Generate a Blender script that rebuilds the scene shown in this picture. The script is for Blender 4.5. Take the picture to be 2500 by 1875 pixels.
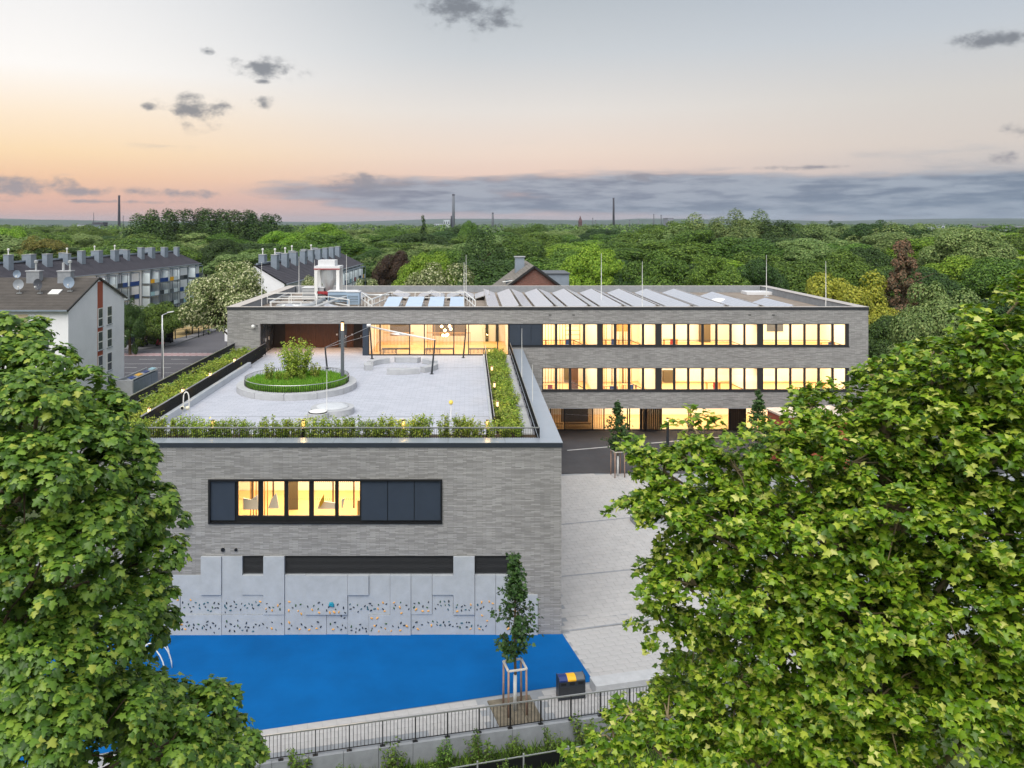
import bpy, math, random
import numpy as np
from mathutils import Vector, Matrix

for o in list(bpy.data.objects):
    bpy.data.objects.remove(o, do_unlink=True)
sc = bpy.context.scene
col = sc.collection
R = math.radians
F, VX, VY, HC = 1944.0, 1145.0, 545.0, 19.46      # focal length in photo pixels, vanishing point, eye height

# ------------------------------------------------------------------ camera
cam = bpy.data.cameras.new('camera')
cam.lens = 28.0; cam.sensor_width = 36.0
cam.shift_x = (1250 - VX) / 2500.0
cam.shift_y = -(937.5 - VY) / 2500.0
cam.clip_start = 0.1; cam.clip_end = 60000
cam_o = bpy.data.objects.new('camera', cam); col.objects.link(cam_o)
cam_o.location = (0, 0, HC); cam_o.rotation_euler = (R(90), 0, 0)
sc.camera = cam_o

# ------------------------------------------------------------------ node helpers
def lin(h):
    h = h.lstrip('#')
    c = [int(h[i:i+2], 16) / 255 for i in (0, 2, 4)]
    return tuple((x / 12.92 if x <= .04045 else ((x + .055) / 1.055) ** 2.4) for x in c) + (1.0,)

class NT:
    def __init__(s, tree):
        s.t = tree; s.n = tree.nodes; s.l = tree.links
    def put(s, sock, v):
        if isinstance(v, bpy.types.NodeSocket): s.l.new(v, sock)
        else: sock.default_value = v
    def m(s, op, a, b=None, c=None, clamp=False):
        n = s.n.new('ShaderNodeMath'); n.operation = op; n.use_clamp = clamp
        for i, v in enumerate((a, b, c)):
            if v is not None: s.put(n.inputs[i], v)
        return n.outputs[0]
    def mix(s, f, a, b, mode='MIX'):
        n = s.n.new('ShaderNodeMix'); n.data_type = 'RGBA'; n.blend_type = mode
        s.put(n.inputs[0], f); s.put(n.inputs[6], a); s.put(n.inputs[7], b)
        return n.outputs[2]
    def ramp(s, f, stops, interp='LINEAR'):
        n = s.n.new('ShaderNodeValToRGB'); cr = n.color_ramp; cr.interpolation = interp
        while len(cr.elements) < len(stops): cr.elements.new(0.5)
        for e, (p, c) in zip(cr.elements, stops):
            e.position = p; e.color = c
        s.put(n.inputs[0], f); return n.outputs[0]
    def noise(s, vec, scale, detail=4, rough=.55, w=None):
        n = s.n.new('ShaderNodeTexNoise')
        if vec is not None: s.l.new(vec, n.inputs['Vector'])
        n.inputs['Scale'].default_value = scale; n.inputs['Detail'].default_value = detail
        n.inputs['Roughness'].default_value = rough
        return n.outputs['Fac']
    def comb(s, x, y, z):
        n = s.n.new('ShaderNodeCombineXYZ')
        for i, v in enumerate((x, y, z)): s.put(n.inputs[i], v)
        return n.outputs[0]
    def sep(s, v):
        n = s.n.new('ShaderNodeSeparateXYZ'); s.l.new(v, n.inputs[0]); return n.outputs
    def smooth(s, x, a, b):
        n = s.n.new('ShaderNodeMapRange'); n.interpolation_type = 'SMOOTHSTEP'
        s.put(n.inputs[0], x); n.inputs[1].default_value = a; n.inputs[2].default_value = b
        return n.outputs[0]

# ------------------------------------------------------------------ world: dusk sky with clouds
SUN_AZ, SUN_EL = R(-164), R(52)      # azimuth from +Y, negative to the left
w = bpy.data.worlds.new('World'); sc.world = w; w.use_nodes = True
T = NT(w.node_tree); T.n.clear()
tc = T.n.new('ShaderNodeTexCoord')
dx, dy, dz = T.sep(tc.outputs['Generated'])
az = T.m('ARCTAN2', dx, dy)
el = T.m('MULTIPLY', T.m('ARCSINE', dz), 180 / math.pi)
dist = T.m('ARCCOSINE', T.m('COSINE', T.m('SUBTRACT', az, -0.80)))
et = T.m('DIVIDE', T.m('MAXIMUM', el, 0.0), 60.0, clamp=True)
def srgb_ramp(l): return [(e / 60, lin(c)) for e, c in l]
sun_side = T.ramp(et, srgb_ramp([(0, 'D5A498'), (1.6, 'E4B09A'), (3, 'F2C39C'), (4.6, 'FAD8AB'), (7, 'FCE6CA'), (10, 'FCF7F1'), (14.5, 'F0EEEC'), (30, 'D3D6DA'), (60, 'C9D0D8')]))
mid_side = T.ramp(et, srgb_ramp([(0, 'BCAAAE'), (1.6, 'D0B1AC'), (3, 'E5C2B2'), (5, 'EAD3C2'), (8, 'E2DAD2'), (12, 'C8CBCD'), (16, 'B4BABF'), (30, 'BCC4CC'), (60, 'C2CAD4')]))
far_side = T.ramp(et, srgb_ramp([(0, '98A3B2'), (1.6, 'A5A8B2'), (3, 'BDB6B6'), (5, 'D2C6BD'), (8, 'D0CAC3'), (12, 'C0C5CA'), (16, 'B0B9C4'), (30, 'B4BDC9'), (60, 'BBC4D0')]))
f1 = T.smooth(dist, 0.25, 0.85)
f2 = T.smooth(dist, 0.85, 1.45)
base = T.mix(f2, T.mix(f1, sun_side, mid_side), far_side)
nis = T.n.new('ShaderNodeTexSky'); nis.sky_type = 'NISHITA'; nis.sun_disc = False
nis.sun_elevation = SUN_EL; nis.sun_rotation = SUN_AZ
nisc = T.mix(1.0, nis.outputs[0], (.08, .08, .08, 1), 'MULTIPLY')
base = T.mix(0.10, base, nisc)
# long low cloud bank: stretched noise, thicker away from the sunset
uv = T.comb(T.m('MULTIPLY', az, 4.0), T.m('MULTIPLY', el, 0.55), 3.7)
n1 = T.noise(uv, 1.0, 6, .55)
uv2 = T.comb(T.m('MULTIPLY', az, 14.0), T.m('MULTIPLY', el, 1.5), 1.3)
n2 = T.noise(uv2, 1.0, 5, .6)
nn = T.m('ADD', T.m('MULTIPLY', n1, .7), T.m('MULTIPLY', n2, .3))
band = T.m('MULTIPLY', T.smooth(el, .2, 1.2), T.m('SUBTRACT', 1.0, T.smooth(el, 2.4, 4.4)))
low = T.m('MULTIPLY', T.smooth(dist, .85, 1.35), T.m('SUBTRACT', 1.0, T.smooth(el, 1.8, 3.4)))
cov = T.m('ADD', T.m('ADD', T.m('MULTIPLY', band, T.m('MULTIPLY', T.smooth(dist, .4, .75), .30)), T.m('MULTIPLY', low, .27)), T.m('MULTIPLY', T.m('SUBTRACT', 1.0, T.smooth(el, 4.0, 7.0)), .05))
bank = T.smooth(T.m('ADD', nn, cov), .62, .84)
bank_c = T.mix(T.smooth(n2, .36, .62), lin('62748A'), lin('939FAE'))
bank_c = T.mix(T.m('MULTIPLY', T.m('SUBTRACT', 1.0, f1), .55), bank_c, lin('B09C9C'))
out = T.mix(T.m('MULTIPLY', bank, .86), base, bank_c)
# small drifting puffs (direction, half-width, half-height)
def skydir(px, py):
    x, y, z = (px - VX), F, (VY - py)
    a = math.atan2(x, y); e = math.degrees(math.asin(z / math.sqrt(x*x + y*y + z*z)))
    return a, e
puffs = [(1145, 22, 105, 48), (1225, 60, 40, 18), (650, 166, 80, 24), (470, 272, 72, 36), (530, 258, 34, 16), (645, 256, 30, 17), (368, 263, 18, 10),
         (505, 125, 18, 9), (2430, 96, 100, 24), (2490, 318, 40, 16), (2440, 385, 60, 14), (1545, 434, 70, 9), (60, 458, 150, 26), (180, 466, 110, 12), (430, 472, 110, 13),
         (1990, 408, 110, 6), (900, 448, 90, 20), (640, 200, 20, 6), (250, 492, 200, 5)]
best = None
uv3 = T.comb(T.m('MULTIPLY', az, 34.0), T.m('MULTIPLY', el, .95), 7.1)
n3 = T.noise(uv3, 1.0, 6, .62)
for px, py, hw, hh in puffs:
    a0, e0 = skydir(px, py)
    sa = 1.2*abs(skydir(px + hw, py)[0] - a0); se = 1.2*abs(skydir(px, py + hh)[1] - e0)
    qa = T.m('DIVIDE', T.m('SUBTRACT', az, a0), sa); qe = T.m('DIVIDE', T.m('SUBTRACT', el, e0), se)
    q = T.m('SUBTRACT', 1.0, T.m('SQRT', T.m('ADD', T.m('MULTIPLY', qa, qa), T.m('MULTIPLY', qe, qe))))
    best = q if best is None else T.m('MAXIMUM', best, q)
pm = T.smooth(T.m('ADD', best, T.m('MULTIPLY', T.m('SUBTRACT', n3, .475), 4.2)), -.05, 1.25)
pm = T.m('MULTIPLY', pm, T.smooth(best, -.6, .25))
pc = T.mix(T.smooth(el, 2, 9), lin('8C8A92'), lin('6E737B'))
out = T.mix(T.m('MULTIPLY', pm, .85), out, pc)
bg = T.n.new('ShaderNodeBackground'); T.l.new(out, bg.inputs[0]); bg.inputs[1].default_value = .84
wo = T.n.new('ShaderNodeOutputWorld'); T.l.new(bg.outputs[0], wo.inputs[0])
try:
    w.cycles.sampling_method = 'MANUAL'; w.cycles.sample_map_resolution = 512
except Exception: pass

# ------------------------------------------------------------------ broad lamp added as fill from behind the camera, sun itself already set
sl = bpy.data.lights.new('fill_sun', 'SUN'); sl.energy = 2.7; sl.angle = R(55); sl.color = (1.0, .95, .86)
so = bpy.data.objects.new('fill_sun', sl); col.objects.link(so)
sd = Vector((math.sin(SUN_AZ) * math.cos(SUN_EL), math.cos(SUN_AZ) * math.cos(SUN_EL), math.sin(SUN_EL)))
so.rotation_euler = sd.to_track_quat('Z', 'Y').to_euler(); so.location = sd * 200

# ------------------------------------------------------------------ render settings
vs = sc.view_settings
vs.view_transform = 'Standard'; vs.look = 'None'; vs.gamma = 1.0; vs.exposure = 0.44; vs.use_curve_mapping = False
sc.render.engine = 'CYCLES'
cy = sc.cycles
cy.use_denoising = True; cy.use_adaptive_sampling = True; cy.adaptive_threshold = .02; cy.max_bounces = 5; cy.diffuse_bounces = 4; cy.glossy_bounces = 3; cy.transmission_bounces = 4
cy.transparent_max_bounces = 8; cy.volume_bounces = 0; cy.caustics_reflective = False; cy.caustics_refractive = False
cy.sample_clamp_indirect = 6.0; cy.use_light_tree = True
try: cy.volume_step_rate = 4.0
except Exception: pass

# ------------------------------------------------------------------ coordinates from the photograph
def P(px, py, D): return Vector(((px - VX) * D / F, D, HC - (py - VY) * D / F))
def XD(px, D): return (px - VX) * D / F
def ZD(py, D): return HC - (py - VY) * D / F
def zg(y): return -1.35 + 1.35 * min(1.0, max(0.0, (y - 42.0) / 20.0))
def on_z(px, py, z):
    D = F * (HC - z) / (py - VY); return Vector(((px - VX) * D / F, D, z))
def G(px, py):
    z = -1.0
    for _ in range(30):
        p = on_z(px, py, z); z = zg(p.y)
    return on_z(px, py, z)

# ------------------------------------------------------------------ materials
MATS = {}
def mat(name, color, rough=.6, metal=0.0, var=.0, vscale=3.0, spec=.5, bump=0.0, bscale=30.0, emit=None, estr=0.0, stretch=None):
    m_ = bpy.data.materials.new(name); m_.use_nodes = True
    t = NT(m_.node_tree); b = t.n['Principled BSDF']
    c = lin(color) if isinstance(color, str) else tuple(color) + (1,)
    b.inputs['Roughness'].default_value = rough; b.inputs['Metallic'].default_value = metal
    b.inputs['Specular IOR Level'].default_value = spec
    t_c = t.n.new('ShaderNodeTexCoord'); vec = t_c.outputs['Object']
    if stretch:
        mp = t.n.new('ShaderNodeMapping'); mp.inputs['Scale'].default_value = stretch; t.l.new(vec, mp.inputs[0]); vec = mp.outputs[0]
    if var > 0:
        f = t.noise(vec, vscale, 6, .6)
        f = t.ramp(f, [(.3, (0, 0, 0, 1)), (.7, (1, 1, 1, 1))])
        lo = tuple(x * (1 - var) for x in c[:3]) + (1,); hi = tuple(min(1, x * (1 + var)) for x in c[:3]) + (1,)
        t.l.new(t.mix(f, lo, hi), b.inputs['Base Color'])
    else: b.inputs['Base Color'].default_value = c
    if bump > 0:
        bn = t.n.new('ShaderNodeBump'); bn.inputs['Strength'].default_value = bump; bn.inputs['Distance'].default_value = .02
        t.l.new(t.noise(vec, bscale, 5), bn.inputs['Height']); t.l.new(bn.outputs[0], b.inputs['Normal'])
    if emit:
        b.inputs['Emission Color'].default_value = lin(emit); b.inputs['Emission Strength'].default_value = estr
    MATS[name] = m_
    return m_

def brick_mat(name, c1, c2, mortar, bw, bh, mw, streak=.25, rough=.85):
    m_ = bpy.data.materials.new(name); m_.use_nodes = True
    t = NT(m_.node_tree); b = t.n['Principled BSDF']; b.inputs['Roughness'].default_value = rough
    b.inputs['Specular IOR Level'].default_value = .25
    ge = t.n.new('ShaderNodeNewGeometry'); x, y, z = t.sep(ge.outputs['Position'])
    u = t.m('ADD', x, y); vec = t.comb(u, z, 0.0)
    br = t.n.new('ShaderNodeTexBrick'); t.l.new(vec, br.inputs['Vector'])
    br.inputs['Color1'].default_value = lin(c1); br.inputs['Color2'].default_value = lin(c2); br.inputs['Mortar'].default_value = lin(mortar)
    br.inputs['Scale'].default_value = 1.0; br.inputs['Brick Width'].default_value = bw; br.inputs['Row Height'].default_value = bh
    br.inputs['Mortar Size'].default_value = mw; br.inputs['Mortar Smooth'].default_value = .2; br.inputs['Bias'].default_value = 0
    br.offset = .37; br.squash = 1
    n_a = t.noise(t.comb(t.m('MULTIPLY', u, 3.2), t.m('MULTIPLY', z, 19.0), 0.0), 1.0, 5, .65)
    n_b = t.noise(vec, .35, 4, .6)
    k = t.m('ADD', t.m('MULTIPLY', t.m('SUBTRACT', n_a, .5), streak * 3.2), t.m('ADD', 1.0, t.m('MULTIPLY', t.m('SUBTRACT', n_b, .5), .45)))
    kk = t.comb(k, k, k)
    cc = t.mix(1.0, br.outputs['Color'], kk, 'MULTIPLY')
    t.l.new(cc, b.inputs['Base Color'])
    bn = t.n.new('ShaderNodeBump'); bn.inputs['Strength'].default_value = .5; bn.inputs['Distance'].default_value = .01
    t.l.new(br.outputs['Fac'], bn.inputs['Height']); bn.invert = True; t.l.new(bn.outputs[0], b.inputs['Normal'])
    MATS[name] = m_; return m_

def leaf_mat(name, cols, rough=.5, transl=.3, spec=.35, under=0.0, vary=True):
    """cols: list of (position, hex) over a random number for each leaf; each tree shifts a little"""
    m_ = bpy.data.materials.new(name); m_.use_nodes = True
    t = NT(m_.node_tree); b = t.n['Principled BSDF']
    ge = t.n.new('ShaderNodeNewGeometry'); oi = t.n.new('ShaderNodeObjectInfo')
    r = t.m('FRACT', t.m('ADD', ge.outputs['Random Per Island'], oi.outputs['Random']))
    c = t.ramp(r, [(p, lin(h)) for p, h in cols])
    hs = t.n.new('ShaderNodeHueSaturation'); t.l.new(c, hs.inputs['Color'])
    hs.inputs['Hue'].default_value = .488
    if vary: t.l.new(t.m('ADD', .82, t.m('MULTIPLY', oi.outputs['Random'], .36)), hs.inputs['Value'])
    if vary: t.l.new(t.m('ADD', .480, t.m('MULTIPLY', t.m('FRACT', t.m('MULTIPLY', oi.outputs['Random'], 7.3)), .026)), hs.inputs['Hue'])
    cc = t.mix(t.m('MULTIPLY', ge.outputs['Backfacing'], under), hs.outputs[0], lin('B9C48C')) if under else hs.outputs[0]
    t.l.new(cc, b.inputs['Base Color']); b.inputs['Roughness'].default_value = rough
    b.inputs['Specular IOR Level'].default_value = spec
    tr = t.n.new('ShaderNodeBsdfTranslucent')
    tc2 = t.mix(1.0, hs.outputs[0], (1.25, 1.3, .55, 1), 'MULTIPLY'); t.l.new(tc2, tr.inputs[0])
    mx = t.n.new('ShaderNodeMixShader'); mx.inputs[0].default_value = transl
    t.l.new(b.outputs[0], mx.inputs[1]); t.l.new(tr.outputs[0], mx.inputs[2])
    t.l.new(mx.outputs[0], t.n['Material Output'].inputs[0])
    MATS[name] = m_; return m_

def glass_mat(name, tint=(1, 1, 1), refl=.08, rough=.02):
    m_ = bpy.data.materials.new(name); m_.use_nodes = True
    t = NT(m_.node_tree); t.n.remove(t.n['Principled BSDF'])
    tr = t.n.new('ShaderNodeBsdfTransparent'); tr.inputs[0].default_value = tint + (1,)
    gl = t.n.new('ShaderNodeBsdfGlossy'); gl.inputs['Roughness'].default_value = rough
    mx = t.n.new('ShaderNodeMixShader'); mx.inputs[0].default_value = refl
    t.l.new(tr.outputs[0], mx.inputs[1]); t.l.new(gl.outputs[0], mx.inputs[2]); t.l.new(mx.outputs[0], t.n['Material Output'].inputs[0])
    MATS[name] = m_; return m_

brick_mat('grey_brick', 'A9A8A7', '888786', '716F6E', .49, .062, .007, .09)
brick_mat('red_brick', '8A5246', '6F4238', '8A7F78', .24, .075, .01, .1)
mat('zinc', '8C98A6', .45, .2, .12, 1.2)
mat('coping_metal', 'A9B2BE', .32, .35, .06, .6)
mat('roof_coping', 'C9C2BC', .35, .25, .06, .5)
mat('anthracite', '2B323C', .5, .0, .12, 2.0)
mat('frame_dark', '2C2B2C', .5)
mat('louvre_dark', '161C25', .6)
mat('frame_metal', '383B40', .45, .3)
mat('panel_blue', '2F3947', .55, 0, .08, 1.5)
mat('black_metal', '1D1E21', .45, .2)
mat('rail_top', 'B9BABC', .3, .6)
mat('concrete', 'B2B4B8', .8, 0, .10, 2.5, bump=.15)
mat('concrete_light', 'C4C8CE', .75, 0, .07, 1.7, bump=.1)
mat('concrete_panel', 'ADB2B8', .7, 0, .08, 2.2, bump=.08)
mat('concrete_grey', '90949A', .85, 0, .14, 2.0, bump=.2)
mat('wood_dark', '5A3A28', .55, 0, .25, 3.0, stretch=(6, 6, .6))
mat('wood_black', '2E2724', .6, 0, .2, 3.0, stretch=(8, 8, .5))
mat('grate_slat', '7F7768', .8, 0, .25, 4.0)
mat('wood_stake', 'A08474', .8, 0, .2, 4.0)
mat('wood_pale', 'D9D2C8', .7, 0, .1, 4.0)
mat('wood_warm', 'C89A58', .5, 0, .15, 2.0)
mat('white_paint', 'E6E6E4', .5)
mat('white_render', 'ECEDF1', .85, 0, .05, .6)
mat('terracotta', 'A5553F', .8, 0, .06, 1)
mat('room_wall', 'F0E6D2', .8)
mat('room_floor', 'D9AE6E', .5, 0, .1, 1.2)
mat('room_ceiling', 'F2EEE6', .8)
mat('room_dark', '6B5A3C', .8)
mat('lamp_glow', 'FFFFFF', .5, emit='FFD690', estr=6.0)
mat('lamp_soft', 'FFFFFF', .5, emit='FFB545', estr=1.6)
mat('blue_court', '055A9C', .92, 0, .13, .5, spec=.12, bump=.25, bscale=160)
mat('asphalt', '46464B', .9, 0, .16, .7, bump=.2, bscale=60)
mat('asphalt_street', '58575D', .9, 0, .10, .4, bump=.2, bscale=60)
mat('pave_street', '7B7A7E', .9, 0, .10, .6)
mat('cycle_track', 'A08688', .9, 0, .1, .6)
mat('road_paint', 'C9CACC', .7, 0, .08, 2)
mat('slab', 'AEADAE', .85, 0, .08, 1.6, bump=.1)
mat('grass_ground', '3E4A28', .95, 0, .35, .5)
mat('soil', '4B3D2C', .95, 0, .3, 2)
mat('dry_grass', '9A8458', .95, 0, .25, .8)
mat('far_ground', '34452E', .95, 0, .3, .01)
mat('gravel_roof', '8C8177', .95, 0, .22, 1.2, bump=.3, bscale=40)
mat('pv_glass', 'B4B8C4', .22, .0, .10, .9, spec=.9)  # base lightened to carry the sky's reflection in the glass
mat('pv_frame', 'C9C4BF', .4, .4)
mat('galvanised', 'C5C8CA', .38, .5, .06, 2)
mat('machine_white', 'DCDDE0', .5, 0, .05, 2)
mat('machine_blue', '9DB4CB', .5)
mat('skylight_sheet', 'BCD0E8', .25, 0, .05, 1.0, spec=.6)
mat('red_paint', 'A33238', .5)
mat('blue_paint', '173F86', .5)
mat('yellow_paint', 'EDB321', .45)
mat('pale_yellow', 'E8D060', .5)
mat('navy_paint', '1C3472', .45)
mat('grey_paint', '5B6168', .5)
mat('pale_blue_paint', '9CC4D0', .5)
mat('balcony_frame', '66727E', .5)
mat('balcony_screen', 'D2DEE4', .4)
mat('cream_paint', 'E3DFC9', .5)
mat('roof_tile', '4C4A52', .85, 0, .14, .8)
mat('roof_tile_brown', '55504C', .85, 0, .2, 1.0)
mat('roof_tile_old', '7B7670', .85, 0, .22, 1.2)
mat('hold_dark', '1B2836', .55); mat('hold_teal', '1A5566', .55); mat('hold_green', '1F4D2B', .55)
mat('hold_orange', 'E2A24C', .55); mat('hold_cyan', '1E93AE', .5)
mat('bark', '5C4E3C', .9, 0, .3, 3, bump=.4, bscale=12)
mat('bark_plane', '8B7D60', .85, 0, .35, 4)
mat('bark_white', 'D5D6D4', .8, 0, .06, 3)
mat('satellite_grey', 'A3A9B2', .45)
mat('satellite_blue', '8D9DB1', .45)
mat('satellite_dark', '4F525B', .5)
mat('curtain', 'C9B79A', .8)
mat('tower_far', '8A8C98', .9); mat('tower_dark', '4A4550', .9); mat('spire_red', '5F4548', .9)
mat('factory_white', 'C6CED8', .8)
glass_mat('glass'); glass_mat('glass_dark', (.55, .55, .55), .12); glass_mat('glass_blue', (.62, .72, .78), .12)
mat('window_dark', '4C545C', .08, 0, .25, 1.5, spec=.8)
LEAF = {
 'maple':   leaf_mat('leaf_maple',   [(0, '2F521B'), (.35, '4C7626'), (.7, '6C9434'), (.93, '88A842'), (1, 'A4B24C')], .42, .26, .4, .2, False),
 'plane':   leaf_mat('leaf_plane',   [(0, '335A10'), (.35, '56821A'), (.7, '80A42A'), (.92, 'A8BC46'), (1, 'C8CE78')], .40, .22, .4, .3, False),
 'young':   leaf_mat('leaf_young',   [(0, '2B4422'), (.5, '3A5A2A'), (1, '55763C')], .45, .25),
 'broad':   leaf_mat('leaf_broad',   [(0, '2F4A16'), (.5, '507426'), (1, '74923A')], .6, .14),
 'bright':  leaf_mat('leaf_bright',  [(0, '466C16'), (.5, '6A9424'), (1, '90AE3C')], .6, .14),
 'grey':    leaf_mat('leaf_grey',    [(0, '4F6B36'), (.5, '708A4A'), (1, '96A868')], .6, .14),
 'bloom':   leaf_mat('leaf_bloom',   [(0, '4A5C2C'), (.45, '62753A'), (.62, '959F6C'), (.85, 'BDC096'), (1, 'D2D2AE')], .6, .14),
 'copper':  leaf_mat('leaf_copper',  [(0, '33281F'), (.5, '463528'), (1, '5A4632')], .6, .14),
 'yellow':  leaf_mat('leaf_yellow',  [(0, '77812A'), (.5, '98992F'), (1, 'B3AE42')], .6, .14),
 'brown':   leaf_mat('leaf_brown',   [(0, '55513A'), (.4, '6B6048'), (.8, '88694F'), (1, '9A7A5C')], .7, .14),
 'dark':    leaf_mat('leaf_dark',    [(0, '243A18'), (.5, '365423'), (1, '507031')], .6, .14),
 'olive':   leaf_mat('leaf_olive',   [(0, '5C6128'), (.5, '7B7A34'), (1, '9A8F48')], .6, .14),
 'shrub':   leaf_mat('leaf_shrub',   [(0, '5A7A2A'), (.4, '82A038'), (.8, 'A4B84C'), (1, 'C0C864')], .5, .3),
 'grass':   leaf_mat('leaf_grass',   [(0, '558A24'), (.5, '74A634'), (1, '98BC4E')], .6, .3),
}

# ------------------------------------------------------------------ mesh helpers
class MB:
    def __init__(s): s.v = []; s.f = []
    def quad(s, a, b, c, d):
        i = len(s.v); s.v += [tuple(a), tuple(b), tuple(c), tuple(d)]; s.f.append((i, i+1, i+2, i+3)); return s
    def poly(s, pts):
        i = len(s.v); s.v += [tuple(p) for p in pts]; s.f.append(tuple(range(i, i + len(pts)))); return s
    def box(s, x0, x1, y0, y1, z0, z1):
        i = len(s.v)
        s.v += [(x0,y0,z0),(x1,y0,z0),(x1,y1,z0),(x0,y1,z0),(x0,y0,z1),(x1,y0,z1),(x1,y1,z1),(x0,y1,z1)]
        for q in ((0,3,2,1),(4,5,6,7),(0,1,5,4),(1,2,6,5),(2,3,7,6),(3,0,4,7)): s.f.append(tuple(i+k for k in q))
        return s
    def obox(s, c, sx, sy, sz, rz=0.0, rx=0.0, ry=0.0):
        i = len(s.v); m = Matrix.Translation(c) @ Matrix.Rotation(rz, 4, 'Z') @ Matrix.Rotation(ry, 4, 'Y') @ Matrix.Rotation(rx, 4, 'X')
        for z in (-.5, .5):
            for x, y in ((-.5,-.5),(.5,-.5),(.5,.5),(-.5,.5)): s.v.append(tuple(m @ Vector((x*sx, y*sy, z*sz))))
        for q in ((0,3,2,1),(4,5,6,7),(0,1,5,4),(1,2,6,5),(2,3,7,6),(3,0,4,7)): s.f.append(tuple(i+k for k in q))
        return s
    def bar(s, a, b, w, h=None):
        h = h or w; a = Vector(a); b = Vector(b); d = (b - a); L = d.length
        if L < 1e-6: return s
        q = d.to_track_quat('Z', 'Y').to_matrix().to_4x4(); m = Matrix.Translation(a) @ q; i = len(s.v)
        for z in (0, L):
            for x, y in ((-.5,-.5),(.5,-.5),(.5,.5),(-.5,.5)): s.v.append(tuple(m @ Vector((x*w, y*h, z))))
        for f in ((0,3,2,1),(4,5,6,7),(0,1,5,4),(1,2,6,5),(2,3,7,6),(3,0,4,7)): s.f.append(tuple(i+k for k in f))
        return s
    def tube(s, pts, r, n=8, cap=True):
        pts = [Vector(p) for p in pts]; rs = r if isinstance(r, (list, tuple)) else [r] * len(pts); i0 = len(s.v)
        for k, p in enumerate(pts):
            d = (pts[min(k+1, len(pts)-1)] - pts[max(k-1, 0)]).normalized()
            up = Vector((0,0,1)) if abs(d.z) < .95 else Vector((1,0,0))
            a = d.cross(up).normalized(); b = d.cross(a).normalized()
            for j in range(n):
                t = 2*math.pi*j/n; s.v.append(tuple(p + (a*math.cos(t) + b*math.sin(t)) * rs[k]))
        for k in range(len(pts)-1):
            for j in range(n):
                a = i0+k*n+j; b = i0+k*n+(j+1) % n; s.f.append((a, b, b+n, a+n))
        if cap:
            s.f.append(tuple(i0+j for j in range(n))[::-1]); s.f.append(tuple(i0+(len(pts)-1)*n+j for j in range(n)))
        return s
    def lathe(s, c, prof, n=24):
        i0 = len(s.v); c = Vector(c)
        for r, z in prof:
            for j in range(n):
                t = 2*math.pi*j/n; s.v.append((c.x + r*math.cos(t), c.y + r*math.sin(t), c.z + z))
        for k in range(len(prof)-1):
            for j in range(n):
                a = i0+k*n+j; b = i0+k*n+(j+1) % n; s.f.append((a, b, b+n, a+n))
        s.f.append(tuple(i0+j for j in range(n))[::-1]); s.f.append(tuple(i0+(len(prof)-1)*n+j for j in range(n)))
        return s
    def prism(s, poly, z0, z1):
        n = len(poly); i = len(s.v)
        f0 = z0 if callable(z0) else (lambda p: z0); f1 = z1 if callable(z1) else (lambda p: z1)
        s.v += [(p[0], p[1], f0(p)) for p in poly] + [(p[0], p[1], f1(p)) for p in poly]
        s.f.append(tuple(range(i+n-1, i-1, -1))); s.f.append(tuple(range(i+n, i+2*n)))
        for k in range(n):
            a = i+k; b = i+(k+1) % n; s.f.append((a, b, b+n, a+n))
        return s
    def arc(s, c, r0, r1, a0, a1, z0, z1, n=10):
        i0 = len(s.v)
        for k in range(n+1):
            t = a0+(a1-a0)*k/n; cx, sy = math.cos(t), math.sin(t)
            s.v += [(c[0]+r0*cx, c[1]+r0*sy, z0), (c[0]+r1*cx, c[1]+r1*sy, z0), (c[0]+r1*cx, c[1]+r1*sy, z1), (c[0]+r0*cx, c[1]+r0*sy, z1)]
        for k in range(n):
            a = i0+4*k; b = a+4
            for j in range(4): s.f.append((a+j, a+(j+1) % 4, b+(j+1) % 4, b+j))
        s.f.append((i0, i0+1, i0+2, i0+3)); e = i0+4*n; s.f.append((e+3, e+2, e+1, e))
        return s
    def mesh(s, name):
        me = bpy.data.meshes.new(name); me.from_pydata(s.v, [], s.f); me.update(); return me
    def build(s, name, m, parent=None, smooth=False, bevel=0.0):
        o = obj(name, s.mesh(name), m, parent)
        if smooth:
            for p in o.data.polygons: p.use_smooth = True
        if bevel:
            b = o.modifiers.new('bevel', 'BEVEL'); b.width = bevel; b.segments = 2; b.limit_method = 'ANGLE'
        return o

def obj(name, me, m=None, parent=None):
    o = bpy.data.objects.new(name, me); col.objects.link(o)
    if m is not None and me is not None and len(me.materials) == 0: me.materials.append(MATS[m] if isinstance(m, str) else m)
    if parent is not None: o.parent = parent
    return o
def tag(o, label=None, cat=None, group=None, kind=None):
    if label: o['label'] = label
    if cat: o['category'] = cat
    if group: o['group'] = group
    if kind: o['kind'] = kind
    return o
def thing(name, label, cat, group=None, loc=(0,0,0), rz=0.0):
    o = bpy.data.objects.new(name, None); col.objects.link(o); o.location = loc; o.rotation_euler = (0,0,rz)
    o.empty_display_size = .2
    return tag(o, label, cat, group)
def inst(name, me, parent, loc=(0,0,0), rot=(0,0,0), scale=(1,1,1)):
    o = bpy.data.objects.new(name, me); col.objects.link(o); o.parent = parent
    o.location = loc; o.rotation_euler = rot; o.scale = scale
    return o
def copy_tree(o, parent=None):
    c = o.copy(); col.objects.link(c); c.parent = parent
    for ch in list(o.children): copy_tree(ch, c)
    return c
def struct(name, mb, m): return tag(mb.build(name, m), kind='structure')
rng = np.random.default_rng(7); random.seed(7)

# ================================================================== SETTING
SITE = 13.0                                    # paving grid turned by about 13 degrees
ca, sa = math.cos(R(SITE)), math.sin(R(SITE))
D1, D2 = 40.3, 70.2                            # front of the terrace wing, front of the long wing
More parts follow.
